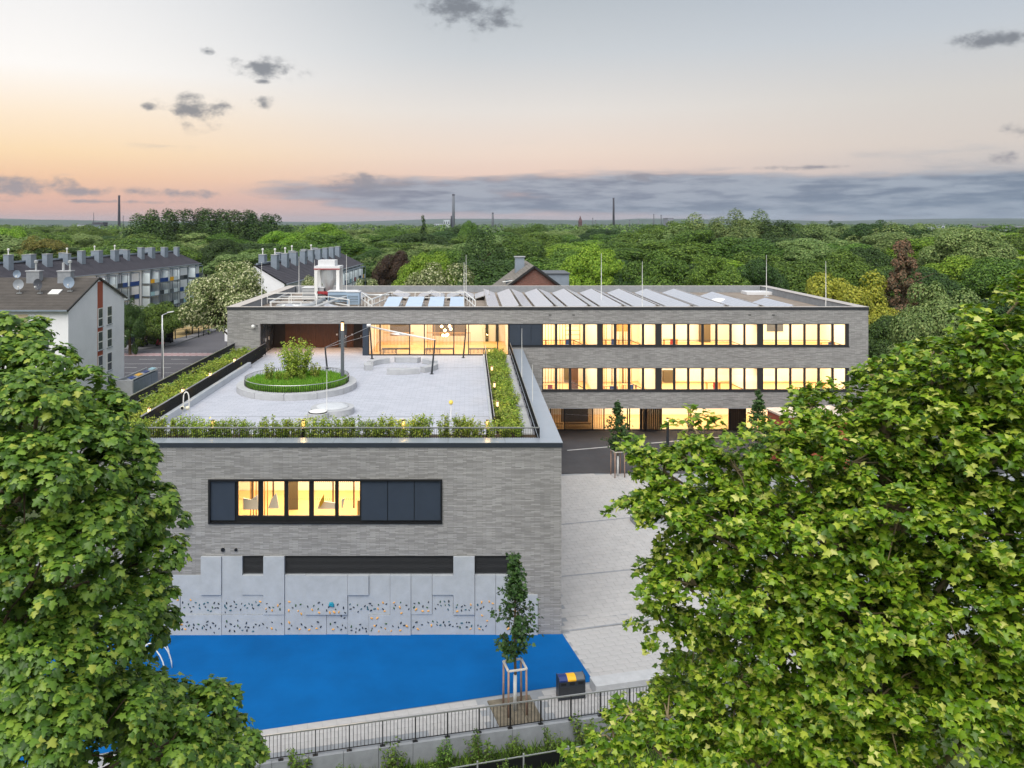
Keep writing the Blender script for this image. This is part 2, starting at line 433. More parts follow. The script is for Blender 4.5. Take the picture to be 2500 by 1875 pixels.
# ground: one sheet to the horizon, lower in front of the court
g = MB()
xs = [-16000, -3000, -600, -120, -60, -45, -30, -22, 0, 30, 60, 120, 600, 3000, 16000]
ys = [-400, -20, 10, 24, 30, 60, 74, 90, 120, 200, 400, 1000, 3000, 16000]
def ground_z(x, y): return -2.15 + 2.12 * min(1, max(0, (y - 60) / 14.0))
for y in ys:
    for x in xs: g.v.append((x, y, ground_z(x, y)))
nx = len(xs)
for j in range(len(ys)-1):
    for i in range(nx-1): g.f.append((j*nx+i, j*nx+i+1, (j+1)*nx+i+1, (j+1)*nx+i))
struct('ground', g, 'grass_ground')
hl = MB()
for k, (D, h0, amp) in enumerate(((9000, 34, 14), (12500, 62, 22))):
    n = 60
    for i in range(n):
        a0 = -0.75 + 1.6*i/n; a1 = -0.75 + 1.6*(i+1)/n
        h_ = lambda a: h0 + amp*math.sin(a*9+k) + amp*.5*math.sin(a*23+2*k) + (18 if a > .2 else 0)
        p = lambda a, z, dd=0: ((D+dd)*math.sin(a), (D+dd)*math.cos(a), z)
        hl.quad(p(a0, -5, -600), p(a1, -5, -600), p(a1, h_(a1)), p(a0, h_(a0)))
        hl.quad(p(a0, h_(a0)), p(a1, h_(a1)), p(a1, -5, 900), p(a0, -5, 900))
struct('hills', hl, 'far_ground')

# court and plaza: base slab, following the gentle rise towards the long wing
FA, FB = on_z(560, 1868, -1.35), on_z(1560, 1730, -1.35)      # fence line along the front
fdir = (FB - FA); fdir.z = 0; fdir.normalize()
def front_y(x): return FA.y + (x - FA.x) * fdir.y / fdir.x
pl = MB()
gx = list(np.linspace(-26, 62, 23)); gy = [0, .25, .5, .75, 1]
rows = []
for yy in [None, 36.5, 39, 42, 46, 52, 57, 62, 68, 78]:
    row = []
    for x in gx:
        y = front_y(x) - .12 if yy is None else max(yy, front_y(x) + .2)
        row.append((x, y, zg(y)))
    rows.append(row)
for j in range(len(rows)-1):
    for i in range(len(gx)-1): pl.quad(rows[j][i], rows[j][i+1], rows[j+1][i+1], rows[j+1][i])
plaza = struct('plaza_paving', pl, 'concrete_grey')

# paving slabs with open joints (the nearest as single slabs)
def to_site(x, y): return (x*ca + y*sa, -x*sa + y*ca)
def from_site(u, v): return (u*ca - v*sa, u*sa + v*ca)
blue_poly = [on_z(*p, -1.35) for p in ((1372, 1546.5), (1449, 1664), (1170, 1707.5), (610, 1787))]
bdir = (blue_poly[3]-blue_poly[1]).normalized()
blue_poly[3] = blue_poly[1] + bdir * 34
bl = [(p.x, p.y) for p in blue_poly[:2]] + [(blue_poly[3].x, blue_poly[3].y), (-24, 40.34), (4.71, 40.34)]
# the real corner by the building
bl[0] = (blue_poly[0].x, blue_poly[0].y)
def inside(poly, x, y):
    c = False; j = len(poly)-1
    for i in range(len(poly)):
        xi, yi = poly[i][0], poly[i][1]; xj, yj = poly[j][0], poly[j][1]
        if (yi > y) != (yj > y) and x < (xj-xi)*(y-yi)/(yj-yi)+xi: c = not c
        j = i
    return c
court = MB().poly([(x, y, -1.331) for x, y in [bl[0], bl[4], bl[3], bl[2], bl[1]]])
struct('play_court', court, 'blue_court')
GR = [on_z(*p, -1.35) for p in ((1189, 1712), (1293, 1697), (1327, 1760), (1220, 1777))]
grate_poly = [(p.x, p.y) for p in GR]
asph_line = [(G(1369, 1161).y)]
def asphalt_y(x): return G(1369, 1161).y + (x - 4.7) * math.tan(R(6))
SU, SV = .60, .40
slab_me = MB().box(-SU/2+.006, SU/2-.006, -SV/2+.006, SV/2-.006, -.03, .012).mesh('slab'); slab_me.materials.append(MATS['slab'])
cands = []
for i in range(-70, 110):
    for j in range(60, 170):
        u = (i + (.5 if j % 2 else 0)) * SU; v = j * SV
        x, y = from_site(u, v)
        if y < front_y(x) + .25 or y > asphalt_y(x) - .3 or x < -14 or x > 16: continue
        if x < 4.95 and y > 40.1: continue
        if inside(bl, x, y): continue
        cs = [from_site(u+a*SU/2, v+b*SV/2) for a in (-1, 1) for b in (-1, 1)]
        if any(inside(bl, *c) for c in cs) and inside(bl, *from_site(u, v)): continue
        if any(inside(grate_poly, *c) for c in cs): continue
        cands.append((y, x, u, v))
cands.sort()
def in_view(x, y):
    D = y; px = VX + F*x/D; py = VY + F*(HC-zg(y))/D
    return 560 < px < 1740 and 1150 < py < 1875
vis = [c for c in cands if in_view(c[1], c[0])]
singles = set(vis[:300])
rest = MB()
slope = math.atan2(1.35, 20.0)
for c in cands:
    y, x, u, v = c
    if c in singles:
        inst('paving_slab', slab_me, plaza, (x, y, zg(y)+random.uniform(-.002, .002)), (random.uniform(-.003, .003), random.uniform(-.003, .003), R(SITE)))
    else:
        rx = slope if 42 < y < 62 else 0
        i0 = len(rest.v)
        for z in (-.03, .012):
            for a, b in ((-1,-1),(1,-1),(1,1),(-1,1)):
                X, Y = from_site(u+a*(SU/2-.006), v+b*(SV/2-.006)); rest.v.append((X, Y, zg(Y)+z))
        for q in ((4,5,6,7),(0,1,5,4),(1,2,6,5),(2,3,7,6),(3,0,4,7)): rest.f.append(tuple(i0+k for k in q))
tag(rest.build('paving_slabs', 'slab', plaza), kind='stuff')
# drainage channels crossing the plaza
for (a, b) in (((1368, 1543), (1600, 1513)), ((1368, 1408), (1540, 1391)), ((1368, 1281), (1560, 1262))):
    p, q = G(*a), G(*b); d = (q-p).normalized(); q = p + d*14
    m_ = MB()
    n = d.cross(Vector((0,0,1))).normalized()*.07
    m_.quad(p-n+Vector((0,0,.02)), q-n+Vector((0,0,zg(q.y)-q.z+.02)), q+n+Vector((0,0,zg(q.y)-q.z+.02)), p+n+Vector((0,0,.02)))
    m_.build('drain_channel', 'concrete_grey', plaza)
# asphalt yard in front of the long wing
ay = MB()
XS = list(np.linspace(4.75, 60, 12))
for x0, x1 in zip(XS[:-1], XS[1:]):
    for f0, f1 in ((0, .3), (.3, .55), (.55, 1)):
        q = []
        for x, f in ((x0, f0), (x1, f0), (x1, f1), (x0, f1)):
            ya = asphalt_y(x); y = ya + (77.5-ya)*f
            if f in (.3, .55): y = ya + (61.9-ya)*(.5 if f == .3 else 1)
            q.append((x, y, zg(y)+.016))
        ay.quad(*q)
yard = struct('asphalt_yard', ay, 'asphalt')
a, b = G(1385, 1100), G(1512, 1089)
m_ = MB(); d = (b-a).normalized()
for s0, s1 in ((0, 6.0), (8, 22)):
    p, q = a+d*s0, a+d*s1; n = Vector((-d.y, d.x, 0))*.09
    m_.quad(*[(t.x, t.y, zg(t.y)+.021) for t in (p-n, q-n, q+n, p+n)])
m_.build('painted_line', 'road_paint', yard)

# street beyond the terrace wing
st = MB().poly([(-24.5, 98, .0), (-24.5, 160, .0), (-44.2, 160, .0), (-46.2, 138, .0), (-47, 127, .0), (-50, 122.5, .0), (-120, 122.5, .0), (-120, 98, .0)])
street = struct('street', st, 'asphalt_street')
def strip(name, x0, x1, y0, y1, z, m, par): MB().quad((x0,y0,z),(x1,y0,z),(x1,y1,z),(x0,y1,z)).build(name, m, par)
strip('cycle_track', -120, -28, 116.8, 119.4, .004, 'cycle_track', street)
for y, dash in ((113.9, 3.0), (110.2, 0), (107.4, 3.0), (103.6, 0)):
    if dash:
        for k in range(14): strip('lane_mark', -84+k*4.6, -84+k*4.6+2.4, y-.07, y+.07, .008, 'road_paint', street)
    else: strip('edge_line', -95, -25, y-.06, y+.06, .008, 'road_paint', street)
for y in (116.9, 119.3):
    for k in range(30): strip('track_mark', -56+k*.9, -56+k*.9+.55, y-.08, y+.08, .009, 'road_paint', street)
pv = MB().prism([(-47.15, 127), (-50.1, 122.65), (-120, 122.65), (-120, 131), (-49.5, 131), (-48.3, 138), (-46.5, 160), (-44.4, 160), (-46.35, 138)], -.05, .13)
struct('pavement', pv, 'pave_street')
pv = MB().prism([(-120, 94.5), (-34, 94.5), (-25, 94.5), (-25, 97.9), (-120, 97.9)], -.05, .13)
struct('footpath', pv, 'pave_street')
dg = MB().quad((-120, 131, .02), (-48.3, 131, .02), (-46.6, 175, .02), (-120, 175, .02))
struct('dry_lawn', dg, 'dry_grass')

# ================================================================== LONG WING OF THE SCHOOL
ml = thing('school_building', 'long grey brick school with lit window bands and rows of roof panels', 'school')
XL, XR, YB = -21.3, 35.2, 94.1
def XM(px): return (px-VX)/ (F/D2)
def ZM(py): return HC-(py-VY)/(F/D2)
ZR = ZM(749); ZH, ZS = ZM(790.5), ZM(846.5); ZH1, ZS1 = ZM(898), ZM(955.5); ZSOF = ZM(996)
XW0, XW1 = XM(1323.5), XM(2073); XG0, XG1 = XM(898), XM(1242.5); XO0 = XM(634.5)
TF = 7.8
w_ = MB(); t_ = .42
def wall(x0, x1, z0, z1): w_.box(x0, x1, D2, D2+t_, z0, z1)
wall(XL, XR, ZH, ZR-.2)
wall(XL, XO0, -1.2, ZH)
wall(XO0, XG1, -1.2, TF-.02)
wall(XG1, XW1, ZH1, ZS)
wall(XG1, XW0, ZSOF, ZH1)
wall(XW0, XW1, ZSOF, ZS1)
wall(XW1, XR, ZSOF, ZH)
w_.box(XL, XL+t_, D2+t_, YB, -1.2, ZR-.2); w_.box(XR-t_, XR, D2+t_, YB, ZSOF, ZR-.2); w_.box(XL+t_, XR-t_, YB-t_, YB, -1.2, ZR-.2)
w_.build('brick_wall', 'grey_brick', ml)
# parapet coping and roof deck
ZD_ = ZR-.75
MB().box(XL-.04, XR+.04, D2-.05, D2+.02, ZR-.26, ZR-.02).box(XL-.05, XL+.02, D2+.02, YB, ZR-.26, ZR-.02).box(XR-.02, XR+.05, D2+.02, YB, ZR-.26, ZR-.02).build('fascia', 'frame_metal', ml)
CW = 1.0
MB().box(XL-.06, XR+.06, D2-.07, D2+.38, ZR-.02, ZR).box(XL-.06, XL+CW, D2+.38, YB-.5, ZR-.02, ZR).box(XR-CW, XR+.06, D2+.38, YB-.5, ZR-.02, ZR).box(XL-.06, XR+.06, YB-.5, YB+.05, ZR-.02, ZR).build('coping', 'roof_coping', ml)
MB().box(XL+t_, XL+CW-.08, D2+t_, YB-t_, ZD_, ZR-.03).box(XR-CW+.08, XR-t_, D2+t_, YB-t_, ZD_, ZR-.03).box(XL+CW, XR-CW, YB-.62, YB-t_-.01, ZD_, ZR-.03).box(XL+CW, XR-CW, D2+t_+.005, D2+t_+.03, ZD_, ZR-.03).build('parapet_lining', 'machine_blue' if False else 'concrete_grey', ml)
MB().box(XL+CW-.08, XR-CW+.08, D2+t_+.03, YB-.62, ZD_-.3, ZD_).build('roof_deck', 'gravel_roof', ml)
# floors and interior
IN = D2+t_
fl = MB()
fl.box(XG1+.05, XR-t_, IN, D2+9, 3.55, 3.9); fl.box(XG1+.05, XR-t_, IN, D2+9, 7.45, 7.8); fl.box(XL+t_, XR-t_, IN+.01, D2+9, ZH+.08, ZD_-.31)
fl.build('floor_slab', 'room_ceiling', ml)
MB().box(XG1+.06, XR-t_-.01, IN+.02, D2+9, 3.905, 3.92).box(XG1+.06, XR-t_-.01, IN+.02, D2+9, 7.805, 7.82).build('room_floor', 'room_floor', ml)
MB().box(XG1+.02, XR-t_, D2+8.2, D2+8.4, 3.9, ZH+.08).box(XR-t_-.08, XR-t_-.02, IN+.05, D2+8.2, 3.93, ZH+.06).build('corridor_wall', 'room_wall', ml)

def warm_area(name, x0, x1, y0, y1, z, power, parent, colr=(1, .88, .69)):
    L = bpy.data.lights.new(name, 'AREA'); L.shape = 'RECTANGLE'; L.size = x1-x0; L.size_y = y1-y0; L.energy = power; L.color = colr
    o = bpy.data.objects.new(name, L); col.objects.link(o); o.location = ((x0+x1)/2, (y0+y1)/2, z); o.parent = parent
    return o

groups = [[(187,258),(273,342),(357,427),(441,512)], [(546,612),(629,696),(712,781),(795,862)],
          [(900,968),(983,1053),(1067,1138),(1153,1222),(1236,1307),(1321,1391),(1404,1474)], [(1510,1582),(1594,1667),(1680,1752),(1765,1836),(1850,1920),(1934,2003)]]
def zx(u): return XM(1250+u*.4069)
piers = [zx(529), zx(881), zx(1492)]
YF = D2+.14
def ticks(mb, x0, x1, zs, y, step=.14, h=.06):
    for z in zs:
        x = x0+.08
        while x < x1-.05: mb.box(x, x+.02, y-.004, y, z, z+h); x += step
rw = random.Random(3)
for lvl, (zs, zh, zf) in enumerate(((ZS, ZH, 7.82), (ZS1, ZH1, 3.92))):
    x_first = XG1 if lvl == 0 else XW0
    wb = bpy.data.objects.new('window_band', None); col.objects.link(wb); wb.parent = ml
    fr = MB()
    fr.box(XW0, XW1, YF-.06, YF+.08, zs, zs+.17); fr.box(XW0, XW1, YF-.06, YF+.08, zh-.07, zh)
    prev = XW0
    segs = [s for gq in groups for s in gq]
    for (u0, u1) in segs:
        fr.box(prev, zx(u0), YF-.05, YF+.07, zs+.17, zh-.07); prev = zx(u1)
    fr.box(prev, XW1, YF-.05, YF+.07, zs+.17, zh-.07)
    fr.build('frame', 'frame_dark', wb)
    MB().box(XW0-.03, XW1+.03, D2-.05, YF-.06, zs-.03, zs+.02).build('sill', 'frame_metal', wb)
    for (u0, u1) in segs:
        MB().box(zx(u0), zx(u1), YF, YF+.012, zs+.17, zh-.07).build('pane', 'glass', wb)
    # rooms with partitions, shelving, handrails and lamps
    for x in piers: MB().box(x-.1, x+.1, YF+.1, D2+8.2, zf-.02, zh+.08).build('partition', 'room_wall', ml)
    edges = [XW0-.5] + piers + [XR-t_]
    if lvl == 0: edges[0] = XG1+.6
    for k in range(4):
        x0, x1 = edges[k]+.25, edges[k+1]-.25
        warm_area('room_lamp', x0+.3, x1-.3, D2+1.2, D2+7.4, zh+.0, 80*(x1-x0), ml)
    hr = MB()
    for k in range(4):
        x0, x1 = edges[k]+.4, edges[k+1]-.4
        hr.bar((x0, D2+2.6, zf+.95), (x1-1.6, D2+2.6, zf+.95), .05); hr.bar((x1-1.6, D2+2.6, zf+.95), (x1-.4, D2+.9, zf+.55), .05)
    hr.build('handrail', 'black_metal', ml)
    for k, (u, wd, kind) in enumerate(((289, .9, 'slat'), (405, .7, 'shelf'), (590, .5, 'slat'), (690, .8, 'door'), (930, .8, 'door2'), (745, .6, 'slat'))):
        if lvl == 1 and kind == 'shelf': kind = 'door2'
        x = zx(u); y = D2+4.5
        b = MB()
        if kind == 'slat':
            for i in range(7): b.box(x-wd+i*wd*.3, x-wd+i*wd*.3+.06, y, y+.06, zf, zh+.05)
            b.build('slat_screen', 'wood_warm', ml)
        elif kind == 'shelf':
            for i in range(6): b.box(x-wd, x+wd, y, y+.3, zf+.3+i*.42, zf+.34+i*.42)
            b.box(x-wd, x-wd+.05, y, y+.3, zf, zh); b.box(x+wd-.05, x+wd, y, y+.3, zf, zh); b.build('shelf', 'wood_warm', ml)
        elif kind == 'door':
            b.box(x-.55, x-.47, y, y+.1, zf, zf+2.4); b.box(x+.47, x+.55, y, y+.1, zf, zf+2.4); b.box(x-.55, x+.55, y, y+.1, zf+2.32, zf+2.4); b.build('door_frame', 'frame_dark', ml)
        else:
            b.box(x-.4, x+.5, y, y+.08, zf, zf+2.4); b.build('door_leaf', 'wood_dark', ml)
    # furniture and boards that show through the panes
    rf_ = random.Random(20+lvl)
    for k in range(4):
        x0, x1 = edges[k]+.6, edges[k+1]-.6; nb = max(2, int((x1-x0)/2.6))
        for i in range(nb):
            xc_ = x0+(x1-x0)*(i+.5)/nb+rf_.uniform(-.4, .4)
            kd = rf_.choice(['board', 'cupboard', 'door', 'desk', 'lamp', 'desk'])
            if kd == 'board': MB().box(xc_-.8, xc_+.8, D2+8.14, D2+8.19, zf+1.0, zf+2.1).build('pin_board', rf_.choice(['wood_warm', 'curtain', 'grey_paint']), ml)
            elif kd == 'cupboard': MB().box(xc_-.5, xc_+.5, D2+7.6, D2+8.15, zf, zf+rf_.choice([1.1, 1.9])).build('cupboard', rf_.choice(['wood_warm', 'curtain', 'room_dark']), ml)
            elif kd == 'door': MB().box(xc_-.5, xc_+.5, D2+8.12, D2+8.18, zf, zf+2.2).build('inner_door', 'wood_dark', ml)
            else:
                y_ = D2+rf_.uniform(1.6, 5)
                b = MB().box(xc_-.65, xc_+.65, y_-.3, y_+.3, zf+.7, zf+.74)
                for sx in (-.6, .6): b.box(xc_+sx-.03, xc_+sx+.03, y_-.27, y_+.27, zf, zf+.7)
                b.build('desk', 'wood_warm', ml)
                MB().box(xc_-.22, xc_+.22, y_-.75, y_-.35, zf+.42, zf+.46).box(xc_-.22, xc_+.22, y_-.78, y_-.75, zf+.1, zf+.85).build('chair', rf_.choice(['blue_paint', 'red_paint', 'grey_paint']), ml)
            MB().box(xc_-.6, xc_+.6, D2+2.9, D2+3.1, zh-.02, zh+.03).build('strip_light', 'lamp_glow', ml)
# dark cladding panels left of the upper windows
for k in range(3):
    x0 = XG1+.06+(XW0-XG1-.06)*k/3; x1 = XG1+.06+(XW0-XG1-.06)*(k+1)/3-.02
    MB().box(x0, x1, D2+.06, D2+.12, ZS+.12, ZH-.05).build('cladding_panel', 'panel_blue', ml)
MB().box(XG1, XW0, D2+.12, D2+.2, ZS, ZH).build('cladding_back', 'frame_dark', ml)
MB().box(XG1-.05, XW0, D2-.05, D2+.06, ZS-.03, ZS+.03).build('sill', 'frame_metal', ml)

# open porch on the terrace with timber wall
YP = 74.7
po = MB()
po.box(XO0-.4, XO0-.02, IN, YP+1.2, TF-.1, ZH+.08)
po.build('porch_side', 'frame_dark', ml)
px0, px1 = XO0, XM(885)
n = 11
for k in range(n):
    x0 = px0+1.2+(px1-px0-1.2)*k/n; x1 = px0+1.2+(px1-px0-1.2)*(k+1)/n-.015
    if k in (7, 9): continue
    MB().box(x0, x1, YP, YP+.05, TF+.02, ZH+.06).build('timber_panel', 'wood_dark', ml)
MB().box(px0-.3, px1+.3, YP+.06, YP+.2, TF, ZH+.06).build('porch_back', 'wood_black', ml)
for k, m2 in ((7, 'glass_dark'), (9, 'wood_black')):
    x0 = px0+1.2+(px1-px0-1.2)*k/n+.05; x1 = x0+.72
    dd = MB().box(x0, x1, YP-.02, YP+.04, TF+.02, TF+2.25).build('door', 'window_dark' if k == 7 else 'wood_black', ml)
    MB().box(x1-.12, x1-.05, YP-.07, YP-.021, TF+1.0, TF+1.18).build('handle', 'white_paint', dd)
    MB().box(x0-.26, x0-.12, YP-.03, YP-.001, TF+1.15, TF+1.3).build('wall_switch', 'white_paint', ml)
# glazed side of the porch
ps = bpy.data.objects.new('porch_glazing', None); col.objects.link(ps); ps.parent = ml
fr = MB()
for y in np.linspace(D2+.5, YP-.05, 5): fr.box(px0+.02, px0+.1, y-.05, y+.05, TF, ZH)
fr.box(px0+.02, px0+.1, D2+.45, YP, TF, TF+.1); fr.build('frame', 'frame_dark', ps)
for y0, y1 in zip(np.linspace(D2+.5, YP-.05, 5)[:-1], np.linspace(D2+.5, YP-.05, 5)[1:]):
    MB().box(px0+.055, px0+.065, y0+.05, y1-.05, TF+.1, ZH).build('pane', 'window_dark', ps)
for y in (D2+1.5, D2+2.6): MB().box(px0+.1, px0+.17, y, y+.06, TF+1.0, TF+1.3).build('door_pull', 'white_paint', ml)
for x in np.linspace(px0+1.6, px1-1.0, 4):
    MB().lathe((x, D2+2.3, ZH+.04), [(.12, 0), (.12, .05)], 12).build('ceiling_light', 'lamp_glow', ml)
    L = bpy.data.lights.new('porch_light', 'SPOT'); L.energy = 110; L.color = (1, .55, .26); L.spot_size = R(130); L.spot_blend = .7; L.shadow_soft_size = .12
    o = bpy.data.objects.new('porch_light', L); col.objects.link(o); o.location = (x, D2+2.3, ZH-.02); o.parent = ml
MB().box(px1, XM(899), D2+.02, D2+.25, TF, ZH).box(px1, px1+.1, D2+.25, YP, TF, ZH).build('pillar_cladding', 'panel_blue', ml)

# glazed hall on the terrace
gw = bpy.data.objects.new('glazed_front', None); col.objects.link(gw); gw.parent = ml
mul = [900, 928, 1000, 1036, 1108, 1144, 1215, 1241.5]
fr = MB()
for p in mul: fr.box(XM(p)-.045, XM(p)+.045, D2+.04, D2+.16, TF+.02, ZH)
fr.box(XG0, XG1, D2+.03, D2+.17, TF-.0, TF+.1); fr.box(XG0, XG1, D2+.03, D2+.17, ZH-.08, ZH)
fr.build('frame', 'frame_dark', gw)
for a, b in zip(mul[:-1], mul[1:]): MB().box(XM(a)+.045, XM(b)-.045, D2+.1, D2+.112, TF+.1, ZH-.08).build('pane', 'glass', gw)
hall = MB()
hall.box(XG0, XG1, D2+.2, D2+9, TF-.2, TF); hall.build('hall_floor', 'room_floor', ml)
MB().box(XG0, XG1, D2+8.4, D2+8.6, TF, ZH+.1).box(XG0-.1, XG0, D2+.3, D2+8.6, TF, ZH+.1).box(XG1, XG1+.1, D2+.3, D2+8.6, TF, ZH+.1).build('hall_wall', 'room_wall', ml)
for x0, x1 in ((XM(938), XM(992)), (XM(1050), XM(1138))):
    b = MB().box(x0, x1, D2+5.2, D2+5.25, TF+1.0, ZH+.05); b.build('dim_opening_sheet', 'room_dark', ml)  # solid dark sheet; the opening's unlit depth is put into its colour
    b = MB(); x = x0-.5
    while x < x1+.4: b.box(x, x+.035, D2+3.9, D2+3.94, TF+.35, TF+(1.45 if x > x0 else 2.9)); x += .13
    b.box(x0-.5, x1+.4, D2+3.9, D2+3.95, TF+1.42, TF+1.5); b.build('balustrade', 'wood_warm', ml)
b = MB()
for p in (905, 912, 918, 1040, 1046, 1052, 1058):
    b.box(XM(p), XM(p)+.05, D2+2.4, D2+2.46, TF, ZH+.05)
b.build('slat_screen', 'wood_warm', ml)
for a, c in ((930, 1000), (1037, 1108), (1145, 1215)):
    b = MB().box(XM(a), XM(c), D2+.5, D2+.9, TF+.45, TF+.53)
    for x in np.linspace(XM(a)+.1, XM(c)-.1, 3): b.box(x, x+.06, D2+.55, D2+.85, TF, TF+.45)
    b.build('hall_bench', 'black_metal', ml)
    b = MB(); x = XM(a)
    while x < XM((a+c)/2): b.box(x, x+.05, D2+.45, D2+.48, TF+.12, TF+.45); x += .12
    b.build('bench_slats', 'black_metal', ml)
MB().box(XM(1190), XM(1198), D2+8.25, D2+8.39, TF, TF+2.3).box(XM(1218), XM(1226), D2+8.25, D2+8.39, TF, TF+2.3).box(XM(1190), XM(1226), D2+8.25, D2+8.39, TF+2.2, TF+2.35).build('door_frame', 'frame_dark', ml)
for k, (p, dz, dy) in enumerate(((1076, .35, 2.4), (1084, .75, 2.8), (1091, 1.05, 2.2), (1099, .6, 2.6), (1087, 1.25, 3.0), (1080, 1.1, 2.0), (1096, .28, 2.1))):
    x = XM(p); z = ZH-.2-dz
    pn = MB().lathe((x, D2+dy, z), [(.02, -.13), (.1, -.09), (.14, 0), (.1, .09), (.02, .13)], 14).build('pendant_lamp', 'lamp_glow', ml, True)
    MB().bar((x, D2+dy, z+.17), (x, D2+dy, ZH+.05), .02).build('cable', 'black_metal', pn)
warm_area('hall_lamp', XG0+.5, XG1-.5, D2+1, D2+7.8, ZH+.02, 620, ml)

# ground floor recess
YG = 74.8
def XR_(u): return XD(1250+u*.4069, YG)
MB().box(4.7, XR-.02, D2+.0, YG+.2, ZSOF-.05, ZSOF-.005).build('soffit', 'concrete_grey', ml)
MB().box(4.7, XR, YG+6, YG+6.2, 0, ZSOF).build('ground_room_wall', 'room_wall', ml)
MB().box(4.7, XR, YG+.3, YG+6, 0.02, .06).build('ground_room_floor', 'room_floor', ml)
MB().box(4.7, XR, YG+.1, YG+6, ZSOF-.04, ZSOF+.1).build('ground_room_ceiling', 'room_ceiling', ml)
gf = bpy.data.objects.new('ground_glazing', None); col.objects.link(gf); gf.parent = ml
fr = MB()
for u in (232, 315, 485, 552, 693, 706, 770, 800, 897, 1062, 1073, 1303, 1402, 1552, 1632, 1730, 1850, 1960, 2060):
    fr.box(XR_(u)-.05, XR_(u)+.05, YG, YG+.12, 0, ZSOF-.05)
fr.box(4.7, XR, YG, YG+.12, 0, .09); fr.box(4.7, XR, YG, YG+.12, ZSOF-.13, ZSOF-.05); fr.build('frame', 'frame_dark', gf)
for u0, u1, gm in ((232,315,'glass'),(315,485,'glass_dark'),(485,552,'glass'),(552,693,'glass'),(706,770,'glass'),(897,1062,'glass'),(1073,1303,'glass'),(1402,1552,'glass'),(1552,1632,'glass'),(1632,1730,'glass'),(1730,1850,'glass'),(1850,1960,'glass'),(1960,2060,'glass')):
    MB().box(XR_(u0)+.05, XR_(u1)-.05, YG+.05, YG+.062, .09, ZSOF-.13).build('pane', gm, gf)
for u0, u1 in ((800, 897), (1303, 1402), (770, 800)):
    k = max(2, int((XR_(u1)-XR_(u0))/.2))
    for i in range(k):
        x0 = XR_(u0)+.05+(XR_(u1)-XR_(u0)-.1)*i/k; x1 = XR_(u0)+.05+(XR_(u1)-XR_(u0)-.1)*(i+1)/k-.02
        MB().box(x0, x1, YG-.03, YG+.03, .05, ZSOF-.06).build('timber_board', 'wood_black', gf)
b = MB(); ticks(b, XR_(552), XR_(2060), (2.1, .85), YG+.05, .16, .07); tag(b.build('glass_marking', 'frame_dark', gf), kind='stuff')
b = MB()
for u0, u1 in ((236, 312), (488, 548), (1640, 1725)):
    x = XR_(u0)
    while x < XR_(u1): b.box(x, x+.05, YG+.5, YG+.55, .06, ZSOF-.1); x += .16
tag(b.build('slat_screen', 'wood_warm', ml), kind='stuff')
MB().box(XR_(315), XR_(485), YG+3, YG+3.1, .06, ZSOF-.1).build('inner_wall', 'room_dark', ml)
MB().box(XR_(240), XR_(312), YG+.9, YG+1.3, .35, .45).box(XR_(320), XR_(480), YG+.9, YG+1.3, .35, .45).build('inner_bench', 'wood_warm', ml)
warm_area('lobby_lamp', XR_(560), XR_(1300), YG+1, YG+5.5, ZSOF-.06, 750, ml)
warm_area('lobby_lamp', XR_(1410), XR_(2060), YG+1, YG+5.5, ZSOF-.06, 650, ml)
warm_area('lobby_lamp', XR_(240), XR_(480), YG+.6, YG+1.6, ZSOF-.06, 22, ml)
for u in (300, 560, 850, 1200, 1500, 1800):
    L = bpy.data.lights.new('soffit_light', 'SPOT'); L.energy = 70; L.color = (1, .55, .25); L.spot_size = R(120); L.spot_blend = .8; L.shadow_soft_size = .1
    o = bpy.data.objects.new('soffit_light', L); col.objects.link(o); o.location = (XR_(u), D2+2, ZSOF-.08); o.parent = ml
    MB().lathe((XR_(u), D2+2, ZSOF-.075), [(.09, 0), (.09, .02)], 10).build('ceiling_light', 'lamp_soft', ml)
# small vents in the parapet band and the wall camera
for p in (1343, 1400, 1830, 1888): MB().box(XM(p)-.12, XM(p)+.12, D2-.03, D2-.002, ZM(770), ZM(768)).build('wall_vent', 'frame_dark', ml)
cw = thing('wall_camera', 'small white dome camera on the brick beside the timber porch', 'camera')
MB().bar((XM(628), D2-.25, ZM(795.5)), (XM(628), D2-.001, ZM(795)), .08).build('bracket', 'frame_metal', cw)
MB().lathe((XM(620), D2-.3, ZM(796)), [(.03, -.16), (.13, -.1), (.16, 0), (.13, .12), (.03, .16)], 14).build('housing', 'white_paint', cw, True)

# ================================================================== TERRACE WING
tw = thing('terrace_building', 'grey brick wing with roof terrace and climbing wall facing the blue court', 'school wing')
S1 = F/D1
def XN(px): return (px-VX)/S1
def ZN(py): return HC-(py-VY)/S1
XTL, XTR = -21.3, 4.68
ZC = ZN(1079.5)                       # top of the coping
ZB = -1.6
wx0, wx1, wz0, wz1 = XN(509), XN(1080), ZN(1278), ZN(1170)
def e_(u): return XN(320+u/2.048)
def r_(v): return ZN(1080+v/2.048)
EU = [e_(u) for u in (-60, 45, 150,248,352,455,558,663,769,874,978,1084,1190,1296,1400,1506,1611,1718,1823,1928,2033)]
EU = EU[2:]                            # eighteen columns from 150
RV = [r_(v) for v in (567, 661, 758, 857, 963)]
RV[4] = -1.35
w_ = MB(); t_ = .4
def wl(x0, x1, z0, z1, y0=D1): w_.box(x0, x1, y0, y0+t_, z0, z1)
